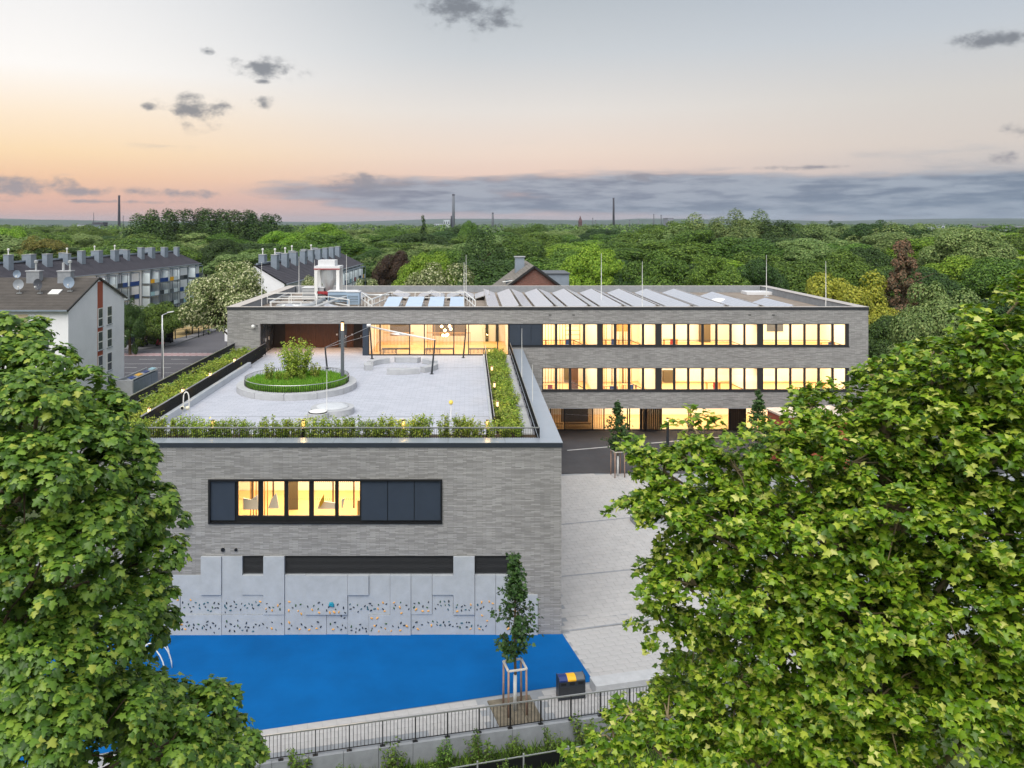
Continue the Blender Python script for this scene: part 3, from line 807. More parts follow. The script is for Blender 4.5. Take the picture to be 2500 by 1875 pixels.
# brick around window and climbing wall (the climbing panels stand in a shallow recess)
wl(XTL, XTR, wz1, ZC-.22); wl(XTL, wx0, RV[0], wz1); wl(wx1, XTR, RV[0], wz1); wl(wx0, wx1, RV[0], wz0)
wl(EU[17], XTR, RV[2], RV[0]); wl(EU[18], XTR, ZB, RV[2])
wl(XTL, EU[2], RV[1], RV[0]); wl(XTL, EU[0]-3.2, ZB, RV[1])
w_.box(EU[0]-3.2, EU[18], D1+.35, D1+.75, ZB, RV[0])
w_.box(XTL, XTL+t_, D1+t_, D2-.01, ZB, ZC-.22); w_.box(XTR-t_, XTR, D1+t_, D2-.01, ZB, ZC-.22)
w_.build('brick_wall', 'grey_brick', tw)
# coping of big metal sheets
MB().box(XTL-.05, XTR+.05, D1-.06, D1+.0, ZC-.24, ZC-.02).box(XTR, XTR+.06, D1, D2-.02, ZC-.24, ZC-.02).box(XTL-.06, XTL, D1, D2-.02, ZC-.24, ZC-.02).build('fascia', 'anthracite', tw)
YR = 41.05                             # front railing line
nsh = 9
for k in range(nsh):
    x0 = XTL-.06+(XTR-XTL+.12)*k/nsh; x1 = XTL-.06+(XTR-XTL+.12)*(k+1)/nsh-(.012 if k < nsh-1 else 0)
    MB().box(x0, x1, D1-.08, YR+.1, ZC-.02, ZC+random.uniform(0, .004)).build('coping_sheet', 'coping_metal', tw)
XRO, XRI, XLO, XLI = 3.62, 1.38, -20.65, -17.9      # railing lines
for k in range(5):
    y0 = YR+.1+(D2-.08-YR-.1)*k/5+.012; y1 = YR+.1+(D2-.08-YR-.1)*(k+1)/5
    MB().box(XRO-.06, XTR+.06, y0, y1, ZC-.02, ZC+random.uniform(0, .004)).build('coping_sheet', 'coping_metal', tw)
    MB().box(XTL-.06, XLO+.06, y0, y1, ZC-.02, ZC).build('coping_sheet', 'coping_metal', tw)
# terrace floor: pavers in rows (fine joints)
tm = bpy.data.materials.new('terrace_pavers'); tm.use_nodes = True
t = NT(tm.node_tree); b = t.n['Principled BSDF']; b.inputs['Roughness'].default_value = .7; b.inputs['Specular IOR Level'].default_value = .3
ge = t.n.new('ShaderNodeNewGeometry'); x, y, z = t.sep(ge.outputs['Position'])
br = t.n.new('ShaderNodeTexBrick'); t.l.new(t.comb(x, y, 0.0), br.inputs['Vector'])
br.inputs['Color1'].default_value = lin('BABDC8'); br.inputs['Color2'].default_value = lin('AEB2BD'); br.inputs['Mortar'].default_value = lin('8E919B')
br.inputs['Scale'].default_value = 1; br.inputs['Brick Width'].default_value = .6; br.inputs['Row Height'].default_value = .3; br.inputs['Mortar Size'].default_value = .008; br.inputs['Bias'].default_value = -.2
nz = t.noise(ge.outputs['Position'], .7, 6, .65); k = t.m('ADD', .93, t.m('MULTIPLY', nz, .16))
t.l.new(t.mix(1.0, br.outputs['Color'], t.comb(k, k, k), 'MULTIPLY'), b.inputs['Base Color'])
MATS['terrace_pavers'] = tm
MB().box(XTL+t_, XTR-t_, D1+t_, D2-.005, TF-.25, TF).box(XO0, XM(885), D2-.005, YP, TF-.25, TF).build('terrace_floor', 'terrace_pavers', tw)
# drain slots across the terrace
for y, x0, x1 in ((48.0, XLI+.4, XRI-.1), (64.2, XLI+.4, XRI-.1)):
    MB().box(x0, x1, y-.05, y+.05, TF+.003, TF+.006).build('drain_slot', 'concrete_grey', tw)
# planting beds, upstands and edge slabs
MB().box(XTL+t_, XTR-.6, YR+.12, 43.3, TF+.004, TF+.16).box(XRI+.14, 2.85, 43.3, 69.2, TF+.004, TF+.16).box(XLO+.2, XLI-.12, 43.3, 69.6, TF+.004, TF+.16).build('planting_soil', 'soil', tw)
MB().box(XLI-.1, XLI+.28, 43.4, 64.4, TF+.002, TF+.42).build('upstand', 'concrete_light', tw)
MB().box(XRI-.16, XRI+.12, 43.4, 69.6, TF+.002, TF+.2).build('upstand', 'concrete_light', tw)
for k in range(4):
    y0 = 43.4+k*6.5; MB().box(2.9, XRO-.12, y0, y0+6.45, TF+.004, TF+.2).build('edge_slab', 'concrete', tw)
MB().box(XLI+.3, XRI-.18, 43.32, 43.5, TF+.002, TF+.2).build('upstand', 'concrete_light', tw)

# window box
wf = bpy.data.objects.new('window_box', None); col.objects.link(wf); wf.parent = tw
def zu(u): return XN(480+u/3.456)
def zv(v): return ZN(1150+v/3.456)
MB().box(wx0, wx1, D1-.07, D1+.35, wz1-.09, wz1).box(wx0, wx1, D1-.07, D1+.35, wz0, wz0+.06).box(wx0, wx0+.1, D1-.07, D1+.35, wz0+.06, wz1-.09).box(wx1-.08, wx1, D1-.07, D1+.35, wz0+.06, wz1-.09).build('surround', 'black_metal', wf)
gl = [(345,515),(555,735),(770,945),(985,1165),(1195,1375)]
fr = MB(); zb, zt = zv(385), zv(82); prev = zu(322)
for a, c in gl:
    fr.box(prev, zu(a), D1+.1, D1+.22, wz0+.06, wz1-.09); prev = zu(c)
fr.box(prev, zu(1388), D1+.1, D1+.22, wz0+.06, wz1-.09)
for a, c in gl:
    fr.box(zu(a), zu(c), D1+.1, D1+.22, wz0+.06, zb)
fr.build('frame', 'black_metal', wf)
for a, c in gl: MB().box(zu(a), zu(c), D1+.15, D1+.162, zb, wz1-.09).build('pane', 'glass', wf)
b = MB()
for a, c in gl:
    if a == 555: continue
    ticks(b, zu(a), zu(c), (zv(105), zv(250)), D1+.149, .1, .07)
tag(b.build('glass_marking', 'frame_dark', wf), kind='stuff')
for a, c in ((115, 320), (1390, 1608), (1614, 1833), (1839, 2058)):
    MB().box(zu(a), zu(c), D1+.04, D1+.1, zv(418), wz1-.11).build('cladding_panel', 'panel_blue', wf)
MB().box(wx0+.1, wx1-.08, D1+.23, D1+.3, wz0+.06, zv(418)).build('back_panel', 'black_metal', wf) if False else None
MB().box(wx0+.1, zu(322), D1+.11, D1+.3, wz0+.06, wz1-.09).box(zu(1388), wx1-.08, D1+.11, D1+.3, wz0+.06, wz1-.09).build('back_panel', 'black_metal', wf)
# the lit room behind it
rf = wz0-.6
MB().box(wx0-.5, wx1, D1+.42, D1+7, rf-.2, rf).build('room_floor', 'room_floor', tw)
MB().box(wx0-.5, wx1, D1+6.8, D1+7, rf, wz1+.4).box(wx0-.6, wx0-.5, D1+.42, D1+7, rf, wz1+.4).box(zu(1500), zu(1500)+.1, D1+.42, D1+7, rf, wz1+.4).build('room_wall', 'room_wall', tw)
MB().box(wx0-.5, wx1, D1+.42, D1+7, wz1+.3, wz1+.4).build('room_ceiling', 'room_ceiling', tw)
warm_area('room_lamp', wx0+.6, zu(1450), D1+.55, D1+6, wz1+.28, 600, tw, (1, .87, .65))
MB().box(zu(600), zu(725), D1+3.6, D1+3.7, rf, wz1+.28).build('dark_partition', 'room_dark', tw)
for a in (395, 580, 1105, 1288): MB().box(zu(a)-.035, zu(a)+.035, D1+1.6, D1+1.68, rf+.8, wz1+.28).build('post', 'wood_dark', tw)
b = MB()
for k in range(7): b.box(zu(350)+k*.15, zu(350)+k*.15+.05, D1+2.2, D1+2.26, rf, wz1+.25)
b.build('slat_screen', 'wood_warm', tw)
for pts in (((345, 385), (345, 285), (415, 300), (470, 255), (478, 385)), ((560, 375), (590, 290), (632, 240), (655, 375)), ((985, 380), (1010, 310), (1160, 330), (1160, 380)), ((1195, 300), (1225, 285), (1205, 375), (1197, 375))):
    b = MB(); i0 = len(b.v)
    for y in (D1+1.0, D1+1.06): b.v += [(zu(u), y, zv(v)) for u, v in pts]
    n = len(pts); b.f += [tuple(range(n)), tuple(range(2*n-1, n-1, -1))] + [(k, k+n, (k+1) % n+n, (k+1) % n) for k in range(n)]
    b.build('stair_panel', 'room_wall', tw)
b = MB(); i0 = 0
for y in (D1+.8, D1+.84): b.v += [(zu(u), y, zv(v)) for u, v in ((1012, 365), (1012, 310), (1050, 240), (1053, 300))]
b.f += [(0,1,2,3), (7,6,5,4), (0,4,5,1), (1,5,6,2), (2,6,7,3), (3,7,4,0)]; b.build('yellow_board', 'yellow_paint', tw)
MB().box(zu(1335), zu(1372), D1+.9, D1+1.3, rf+.3, zv(300)).build('cupboard', 'wood_warm', tw)
# louvres above the climbing wall
for c0, c1 in ((4, 5), (6, 14), (15, 17)):
    lv = MB(); x0, x1 = EU[c0]+.01, EU[c1]-.01
    lv.box(x0, x1, D1+.2, D1+.24, RV[1], RV[0]-.02)
    k = 15
    for i in range(k):
        z = RV[1]+.03+(RV[0]-RV[1]-.06)*i/k
        lv.obox(((x0+x1)/2, D1+.12, z+.02), x1-x0, .1, .02, rx=R(-35))
    lv.build('louvre', 'louvre_dark', tw)
for px, r in ((544.5, .1), (576.5, .075)):
    c = Vector((XN(px), D1, ZN(1341.5))); b = MB().tube([c+Vector((0,-.06,0)), c+Vector((0,-.001,0))], r, 16); b.build('wall_vent', 'black_metal', tw)
cw = thing('wall_camera', 'white camera on an arm on the front brick wall', 'camera')
c = Vector((XN(458), D1, ZN(1281)))
MB().box(c.x+.02, c.x+.16, c.y-.12, c.y-.002, c.z-.02, c.z+.1).build('bracket', 'black_metal', cw)
MB().tube([c+Vector((.06,-.14,.06)), c+Vector((-.02,-.3,0)), c+Vector((-.06,-.36,-.1))], [.05, .08, .09], 12).build('housing', 'white_paint', cw, True)

# ------------------------------------------------------------------ climbing wall
cl = thing('climbing_wall', 'pale concrete climbing wall of stepped panels studded with coloured holds', 'climbing wall')
panels = [[(2,0),(2,1)], [(0,1),(1,1),(1,2),(2,2)], [(0,2),(0,3),(1,3),(2,3)], [(3,0),(3,1),(3,2),(4,2)], [(4,1),(5,0),(5,1),(5,2)], [(3,3),(4,3),(5,3)],
          [(6,1),(6,2),(6,3),(7,3)], [(7,1),(8,1),(7,2),(8,2)], [(8,3)], [(9,1)], [(9,2),(9,3),(10,1),(10,2)], [(10,3),(11,1),(11,2),(11,3)], [(12,1),(12,2)],
          [(12,3),(13,3),(14,3),(13,2)], [(13,1),(14,0),(14,1),(14,2)], [(15,1),(15,2),(15,3)], [(16,1),(16,2),(16,3),(17,2),(17,3)]]
proud = [.10, .02, .07, .03, .08, .05, .02, .09, .0, .11, .03, .08, .05, .02, .09, .03, .06]
cell_y = {}
def panel_mesh(cells, y0):
    b = MB(); S = set(cells); gp = .008
    for (c, r) in cells:
        x0, x1, z1, z0 = EU[c], EU[c+1], RV[r], RV[r+1]
        if (c-1, r) not in S: x0 += gp
        if (c+1, r) not in S: x1 -= gp
        if (c, r-1) not in S: z1 -= gp
        if (c, r+1) not in S: z0 += gp
        b.quad((x0, y0, z0), (x1, y0, z0), (x1, y0, z1), (x0, y0, z1)); yb = D1+.34
        if (c-1, r) not in S: b.quad((x0, yb, z0), (x0, y0, z0), (x0, y0, z1), (x0, yb, z1))
        if (c+1, r) not in S: b.quad((x1, y0, z0), (x1, yb, z0), (x1, yb, z1), (x1, y0, z1))
        if (c, r-1) not in S: b.quad((x0, y0, z1), (x1, y0, z1), (x1, yb, z1), (x0, yb, z1))
        if (c, r+1) not in S: b.quad((x0, yb, z0), (x1, yb, z0), (x1, y0, z0), (x0, y0, z0))
        cell_y[(c, r)] = y0
    return b
for cells, pr in zip(panels, proud): panel_mesh(cells, D1-.02-pr*1.1).build('panel', 'concrete_panel', cl)
# two more columns run on behind the tree
MB().box(EU[0]-3.2, EU[0]-.01, D1-.05, D1+.34, -1.35, RV[1]).build('panel', 'concrete_panel', cl)
holds_a = """d175,538 o237,522 o368,526 d285,552 g345,570 t420,553 t457,577 t507,564 t544,552 d612,557 d657,564 d201,598 o158,650 g302,604 d361,605 d396,595 t460,611 d520,598 g594,603 d623,608 d648,606 t548,632 t577,641 d374,645
 d308,680 d240,731 d335,749 d150,786 g228,803 o275,776 d324,790 g353,785 d404,776 g452,772 d510,790 d544,745 d540,778 d604,760 d629,786 d665,817 d577,805 t492,808 d532,826 d438,820 d401,807 d379,831 o315,823 d284,822 d615,858
 d741,557 d821,543 t723,585 t736,605 d784,587 t841,568 d836,601 d897,563 t930,580 t973,564 t1005,575 t1045,545 o1090,542 t1072,575 t955,606 d1016,611 d886,625 t781,632 d727,652 d1160,557 d1188,596 d1297,558 g1228,596 o1275,577 o1152,612 o1216,628 g1297,614 d1156,640
 g744,745 d858,736 d947,761 d786,772 d733,796 d825,794 g859,789 d938,799 d966,805 d1022,803 d1044,774 d1082,785 d1120,771 d1213,753 d1312,769 d1161,809 o1210,818 t1254,831 d774,841 d824,845 t906,836 d953,838 t1017,846 d880,810
 o1390,545 d1424,606 g1457,583 g1507,571 o1385,637 o1483,640 o1515,669 o1390,760 d1415,791 d1387,824 d1472,817 d1517,777 d1558,810 o1498,829 d1624,797 o1597,835 d1687,754 o1675,820 d1717,803
 d1585,587 g1648,577 d1700,545 d1738,566 g1693,611 o1631,621 o1704,650 d1800,593 d1781,626 o1814,650 o1859,645 o1907,645 g1873,614 d1895,565 d1955,601 d1972,650 d1928,691 d1962,714
 g1816,776 d1864,760 d1891,807 d1941,790 d1928,834 d1972,815 o1844,833"""
holds_b = """t20,539 g93,545 d165,555 d56,568 t130,585 d99,611 d26,584 t191,567 d216,530 d234,550 t195,587 d226,598 t261,583 g299,543 o344,523 d376,535 o294,583 d343,585 o360,605
 d120,736 g33,757 d80,776 d143,768 d113,788 d174,776 d77,811 d180,803 d33,793 o234,670 o289,669 g374,723 o263,745 d278,740 d237,771 d326,759 o367,771 o304,797 g230,790
 o452,518 g517,514 d465,543 o510,565 g453,572 d574,542 d597,580 o525,620 d520,716 d440,746 d496,757 d553,739 o578,747 o514,789 o424,795
 d652,527 g696,523 d789,515 g648,565 d735,557 g776,567 o668,587 o733,603 o787,602 g905,514 t946,511 d988,510 d882,542 t911,551 g954,547 t990,545 d858,581 t981,589
 g1072,539 t1063,562 d1116,554 d1145,543 o1205,537 t1203,566 o1071,601 d1113,592 t1153,584 d1187,588
 d671,714 d725,739 d786,717 g833,707 t874,714 d872,741 t906,743 d937,714 d951,745 t990,709 d997,740 d1028,755 d1067,727 d1073,757 g1098,766 t1115,723 d1162,716 d1187,716 d1165,761 t1212,751 o1201,781 o818,748 o686,783 d643,761
 o1311,519 o1385,512 o1419,530 t1272,543 d1265,590 d1302,578 d1330,563 d1412,579 d1378,601 o1315,649 o1364,700 d1274,746 t1301,757 o1288,779 d1322,789 d1354,751 o1488,583 o1635,603 o1570,775"""
hold_me = []
for k in range(4):
    b = MB(); rr = random.Random(k)
    n = 7
    prof = [(1.0, 0.0), (.95, .35), (.6, .8), (.15, 1.0)]
    for r, h in prof:
        for j in range(n):
            a = 2*math.pi*j/n; q = r*(1+.28*math.sin(a*2+k)+rr.uniform(-.12, .12)); b.v.append((q*math.cos(a)*1.2, -h*.9, q*math.sin(a)*.85))
    for i in range(3):
        for j in range(n): b.f.append((i*n+j, i*n+(j+1) % n, (i+1)*n+(j+1) % n, (i+1)*n+j))
    b.f.append(tuple(3*n+j for j in range(n)))
    hold_me.append(b)
hold_by = {}
for ck, mm in (('d', 'hold_dark'), ('t', 'hold_teal'), ('g', 'hold_green'), ('o', 'hold_orange')):
    hold_by[ck] = []
    for b in hold_me:
        me = b.mesh('climbing_hold'); me.materials.append(MATS[mm]); hold_by[ck].append(me)
def cell_at(x, z):
    c = next((k for k in range(18) if EU[k] <= x < EU[k+1]), None); r = next((k for k in range(4) if RV[k+1] <= z < RV[k]), None)
    return (c, r)
for txt, ox, oy, s_ in ((holds_a, 380, 1340, 4.2538), (holds_b, 850, 1340, 4.0218)):
    for tk in txt.split():
        u, v = tk[1:].split(','); x = XN(ox+float(u)/s_); z = ZN(oy+float(v)/s_)
        y = cell_y.get(cell_at(x, z), D1-.05)
        s0 = random.uniform(.036, .054) * (1.15 if tk[0] == 'o' else 1)
        inst('climbing_hold', random.choice(hold_by[tk[0]]), cl, (x, y, z), (0, random.uniform(0, 6.28), 0), (s0, s0, s0))
# the big branching blue-green hold
x, z = XN(380+1828/4.2538), ZN(1340+562/4.2538)
b = MB(); yy = cell_y[(8, 2)]
for k in range(11):
    a = k*.571+.2; L = random.uniform(.09, .19)
    b.tube([(x, yy-.02, z), (x+L*.6*math.cos(a), yy-.05, z+L*.6*math.sin(a)), (x+L*math.cos(a+.3), yy-.02, z+L*math.sin(a+.3))], [.05, .035, .03], 6)
tag(b.build('branching_hold', 'hold_cyan', cl, True), 'large blue-green branching hold')

# ------------------------------------------------------------------ railings
def railing(name, label, p, q, h, step, single=False, group=None):
    p = Vector(p); q = Vector(q); d = q-p; L = d.length; d.normalize(); ang = math.atan2(d.y, d.x)
    t = thing(name, label, 'railing', group)
    z = Vector((0,0,1))
    MB().bar(p+z*h, q+z*h, .035, .05).build('top_rail', 'rail_top', t)
    MB().bar(p+z*.06, q+z*.06, .04, .012).bar(p+z*(h-.05), q+z*(h-.05), .04, .012).build('bottom_rail', 'black_metal', t)
    n = max(2, int(L/2.2)); pm_ = MB().box(-.006, .006, -.03, .03, -.09, h-.01).mesh('post'); pm_.materials.append(MATS['black_metal'])
    for k in range(n+1): inst('post', pm_, t, tuple(p+d*(L*k/n)), (0, 0, ang))
    n = int(L/step)
    bm = MB().box(-.006, .006, -.02, .02, .06, h-.04).mesh('bar'); bm.materials.append(MATS['black_metal'])
    if single:
        for k in range(1, n): inst('bar', bm, t, tuple(p+d*(L*k/n)), (0, 0, ang))
    else:
        b = MB()
        for k in range(1, n): b.obox(p+d*(L*k/n)+z*(h/2), .012, .04, h-.1, ang)
        tag(b.build('bars', 'black_metal', t), kind='stuff')
    return t
zr = TF+.14; hr_ = .99
railing('railing', 'bar railing along the front edge of the terrace, above the climbing wall', (XLO, YR, zr), (XRO, YR, zr), hr_, .115, True)
railing('railing', 'dark railing on the outer left edge of the terrace beside the street', (XLO, YR+.05, zr), (XLO, D2-.1, zr), hr_, .1)
railing('railing', 'dark railing between the left planting bed and the terrace paving', (XLI, 43.4, zr), (XLI, D2-.1, zr), hr_, .1)
railing('railing', 'dark railing on the outer right edge of the terrace beside the wide coping', (XRO, YR+.05, zr), (XRO, D2-.1, zr), hr_, .1)
railing('railing', 'dark railing between the right planting bed and the terrace paving', (XRI, 43.4, zr), (XRI, D2-1.2, zr), hr_, .1)

# ------------------------------------------------------------------ lit bollards in the planting beds
bol = thing('light_bollard', 'x', 'bollard light', 'lit bollards in the terrace beds')
MB().box(-.07, .07, -.07, .07, 0, 1.05).build('post', 'black_metal', bol)
MB().box(-.05, .05, -.082, -.0701, .72, .98).box(-.05, .05, .0701, .082, .72, .98).box(.0701, .082, -.05, .05, .72, .98).box(-.082, -.0701, -.05, .05, .72, .98).build('light_strip', 'lamp_soft', bol)
spots = []
for k, px in enumerate((520, 740, 985, 1190)): spots.append((XD(px, 42.4), 42.4, 'front'))
for k, y in enumerate((45.3, 50.6, 56.0, 61.8)): spots.append((XLI-.3, y, 'left'))
for k, y in enumerate((47.0, 52.5, 58.5, 66.5)): spots.append((XRI+.3, y, 'right'))
lab = {'front': 'lit bollard standing in the hedge behind the front terrace railing', 'left': 'lit bollard standing in the left planting bed of the terrace', 'right': 'lit bollard standing in the right planting bed of the terrace'}
for k, (x, y, s_) in enumerate(spots):
    o = bol if k == 0 else copy_tree(bol); o.location = (x, y, TF+.15); o['label'] = lab[s_]; o['group'] = 'lit bollards in the ' + s_ + ' planting bed'
    L = bpy.data.lights.new('bollard_light', 'POINT'); L.energy = 9; L.color = (1, .62, .2); L.shadow_soft_size = .08
    lo = bpy.data.objects.new('bollard_light', L); col.objects.link(lo); lo.parent = o; lo.location = (0, 0, 1.15)

# ------------------------------------------------------------------ round planter
PC = (-12.15, 56.4); PRo, PRi = 4.15, 3.62
rp = thing('round_planter', 'round concrete planter with low fence and grass on the terrace', 'planter')
for k in range(12): MB().arc(PC, PRi-.05, PRo, 2*math.pi*k/12+.003, 2*math.pi*(k+1)/12-.003, TF, TF+.42, 8).build('seat_segment', 'concrete', rp, bevel=.012)
MB().lathe((PC[0], PC[1], TF+.3), [(PRi-.05, 0), (PRi-.05, .08), (0.01, .22)], 40).build('soil', 'soil', rp)
MB().tube([(PC[0]+PRi*math.cos(a), PC[1]+PRi*math.sin(a), TF+.88) for a in np.linspace(0, 2*math.pi, 73)], .022, 6).build('top_rail', 'rail_top', rp)
bm = MB().box(-.006, .006, -.016, .016, 0, .46).mesh('fence_bar'); bm.materials.append(MATS['black_metal'])
for k in range(150):
    a = 2*math.pi*k/150; inst('fence_bar', bm, rp, (PC[0]+PRi*math.cos(a), PC[1]+PRi*math.sin(a), TF+.42), (0, 0, a))

# ------------------------------------------------------------------ ring of benches
BC = (-5.45, 64.2); n_ = 0
bl_lab = ['curved concrete bench at the back of the bench ring, towards the glazed hall', 'curved concrete bench at the back left of the bench ring', 'curved concrete bench at the back right of the bench ring',
          'short concrete bench at the left of the bench ring, end towards the viewer', 'curved concrete bench at the front of the bench ring', 'curved concrete bench at the front right of the bench ring by the leaning post']
for (a0, a1), lb in zip(((62, 106), (118, 165), (17, 50), (180, 206), (253, 303), (312, 352)), bl_lab):
    bt = MB().arc(BC, 2.45, 3.0, R(a0), R(a1), TF, TF+.42, 10).build('concrete_bench', 'concrete', bevel=.015); tag(bt, lb, 'bench', 'curved benches in a ring')

# ------------------------------------------------------------------ tall lamp, leaning posts, awning
lp = thing('lamp_post', 'tall square lamp post with glowing lantern in the round planter', 'lamp post', loc=(-9.1, 57.3, TF+.4))
MB().box(-.11, .11, -.11, .11, 0, 3.55).build('pole', 'grey_paint', lp)
MB().box(-.09, .09, -.09, .09, 3.55, 4.12).build('lantern', 'lamp_soft', lp)
MB().box(-.11, .11, -.11, .11, 4.12, 4.22).box(-.11, -.09, -.11, -.09, 3.55, 4.12).box(.09, .11, -.11, -.09, 3.55, 4.12).box(-.11, -.09, .09, .11, 3.55, 4.12).box(.09, .11, .09, .11, 3.55, 4.12).build('lantern_cap', 'frame_dark', lp)
def lean(lb, fpx, fpy, tpx, tpy):
    f = on_z(fpx, fpy, TF); t_ = P(tpx, tpy, f.y)
    th = thing('leaning_post', lb, 'awning post', loc=f)
    MB().tube([(0,0,0), t_-f], [.075, .06], 10).build('mast', 'frame_metal', th)
    MB().lathe((0,0,0), [(.16, 0), (.16, .03), (.08, .04)], 12).build('foot_plate', 'frame_metal', th)
    return f, t_
fa, ta = lean('dark leaning post at the low end of the awning, by the benches', 1054, 913, 1062, 830)
fb, tb = lean('dark leaning post under the high end of the awning, by the glazed hall', 908.5, 876, 903, 797)
fc, tc_ = lean('dark leaning post in front of the glazed hall, right of the benches', 1131, 873.5, 1137.6, 802)
fd, td = lean('dark leaning post behind the round planter beside the tall lamp', 799, 901, 793.6, 848)
aw = thing('rolled_awning', 'white rolled awning sloping between two leaning posts over the terrace', 'awning')
MB().tube([tb, tb*.5+ta*.5+Vector((0,0,-.03)), ta], [.06, .075, .045], 10).build('roll', 'white_paint', aw, True)
mid = tb*.52+ta*.48
MB().poly([mid+Vector((-.9,-.05,-.08)), mid+Vector((.2,-.1,-.22)), mid+Vector((.8,-.05,-.2)), mid+Vector((.1,.02,-.05))]).build('cloth_fold', 'white_paint', aw)
MB().tube([tb+Vector((-.25,-.05,.1)), tb+Vector((.1,-.05,.12))], .12, 10).build('motor', 'white_paint', aw, True)
cb = thing('stay_cables', 'pair of thin steel cables from the leaning post by the lamp to the awning', 'cable')
for dz in (0, .25): MB().tube([td-Vector((0,0,dz*.1)), tb-Vector((0,0,dz*3))], .012, 5).build('cable', 'galvanised', cb)

# ------------------------------------------------------------------ round roof light with tilted lid
rl = thing('round_skylight', 'low round concrete skylight with a pale dome near the front of the terrace', 'skylight')
c = on_z(812, 1008, TF); c2 = on_z(776, 1022, TF)
MB().lathe(c, [(1.32, 0), (1.32, .38), (1.05, .40)], 36).build('kerb', 'concrete', rl)
MB().lathe(c, [(1.0, .40), (.98, .44), (.6, .5), (.05, .52)], 30).build('dome', 'concrete_light', rl, True)
sp = thing('spinner_disc', 'small tilted white disc with a dark rim beside the round skylight', 'play disc')
MB().lathe(c2, [(.62, .0), (.62, .36), (.5, .4)], 28).build('base', 'concrete', sp)
MB().lathe(c2+Vector((0,0,.42)), [(.5, 0), (.52, .03), (.45, .05), (.05, .05)], 28).build('disc', 'white_paint', sp)
MB().lathe(c2+Vector((0,0,.40)), [(.56, 0), (.56, .02)], 28).build('rim', 'black_metal', sp)

# listening arch and ball sign
f0, f1 = on_z(446, 1021, TF), on_z(463.5, 1021, TF)
la = thing('listening_arch', 'white tube arch with two cream cones near the front left of the terrace', 'play arch')
hgt = 1.55; w2 = (f1.x-f0.x)/2; cx = (f0.x+f1.x)/2; pts = [Vector((f0.x, f0.y, TF))]
for k in range(13):
    a = math.pi*(1-k/12); pts.append(Vector((cx+w2*.75*math.cos(a), f0.y, TF+hgt-.3+.32*math.sin(a))))
pts.append(Vector((f1.x, f0.y, TF)))
MB().tube(pts, .035, 8).build('arch_tube', 'white_paint', la, True)
for px, m2 in ((447, 'cream_paint'), (459.5, 'cream_paint')):
    q = P(px, 995, f0.y); MB().tube([q+Vector((0,.12,0)), q, q+Vector((0,-.14,0))], [.05, .1, .13], 12).build('cone', m2, la, True)
q = P(447, 995, f0.y); MB().tube([q+Vector((0,-.141,0)), q+Vector((0,-.143,0))], .09, 12).build('mouth', 'black_metal', la)
f0 = on_z(1101, 1021, TF)
bs = thing('ball_post', 'yellow ball on a white post near the front right of the terrace', 'play post', loc=f0)
MB().tube([(0,0,0), (0,0,.9)], .03, 8).build('post', 'white_paint', bs)
MB().lathe((0,0,.95), [(.01, -.14), (.09, -.11), (.14, 0), (.09, .11), (.01, .14)], 14).build('ball', 'pale_yellow', bs, True)

# ------------------------------------------------------------------ roof: solar rows, skylights, plant
deck = ZD_
ph = .5
panel_w, panel_l = 1.62, 1.0
pm_l = MB().box(0, 1.56, -panel_l/2+.03, panel_l/2-.03, -.02, .02).mesh('solar_panel'); pm_l.materials.append(MATS['pv_glass'])
fm = MB()
for x in (.02, .78, 1.5): fm.box(x, x+.05, -panel_l/2-.0, panel_l/2, -.06, -.021)
fm = fm.mesh('panel_frame'); fm.materials.append(MATS['pv_frame'])
def solar_row(x_low, x_high, y0, n, lb, grp):
    """a row of panels running away from the viewer, low long edge at x_low, high edge at x_high"""
    z0, z1 = deck+.26, deck+.72
    dx_ = x_high-x_low; ang = math.atan2(z1-z0, abs(dx_)); L = math.hypot(dx_, z1-z0)
    t = thing('solar_row', lb, 'solar panels', grp, loc=(x_low, y0, 0))
    flip = dx_ < 0
    for k in range(n):
        o = inst('solar_panel', pm_l, t, (0, panel_l*(k+.5), z0), (0, 0, 0), (L/1.56, 1, 1))
        o.rotation_euler = (0, -ang, math.pi) if flip else (0, -ang, 0)
        o.rotation_euler = (0, -ang, 0) if not flip else (0, ang-math.pi, 0)
        if flip: o.scale = (L/1.56, 1, -1)
    fr = MB()
    for y in np.arange(0, n*panel_l+.01, panel_l*2):
        fr.bar((0, y, deck), (0, y, z0), .06); fr.bar((dx_, y, deck), (dx_, y, z1), .06); fr.bar((0, y, z0-.05), (dx_, y, z1-.05), .06)
    fr.bar((0, 0, z0-.04), (0, n*panel_l, z0-.04), .06); fr.bar((dx_, 0, z1-.04), (dx_, n*panel_l, z1-.04), .06)
    fr.build('frame', 'pv_frame', t)
    return t
ordw = ['first', 'second', 'third', 'fourth', 'fifth', 'sixth', 'seventh', 'eighth', 'ninth', 'tenth', 'eleventh', 'twelfth']
y0 = D2+1.6; x = XD(1187, D2+1.6); k = 0
pitch = 3.1
while x < XD(1965, D2+1.6)-1:
    # low edge left, high right: its glass faces left; then its twin facing right
    nrow = 18
    if k == 8: nrow = 7
    solar_row(x+1.3, x+.12, y0, nrow, ordw[k] + ' solar row tilting right, counted from the roof skylights', 'solar rows tilting right')
    solar_row(x+1.62, x+2.95, y0+.1, nrow if k != 7 else 14, ordw[k] + ' solar row tilting left, counted from the roof skylights', 'solar rows tilting left')
    x += pitch; k += 1
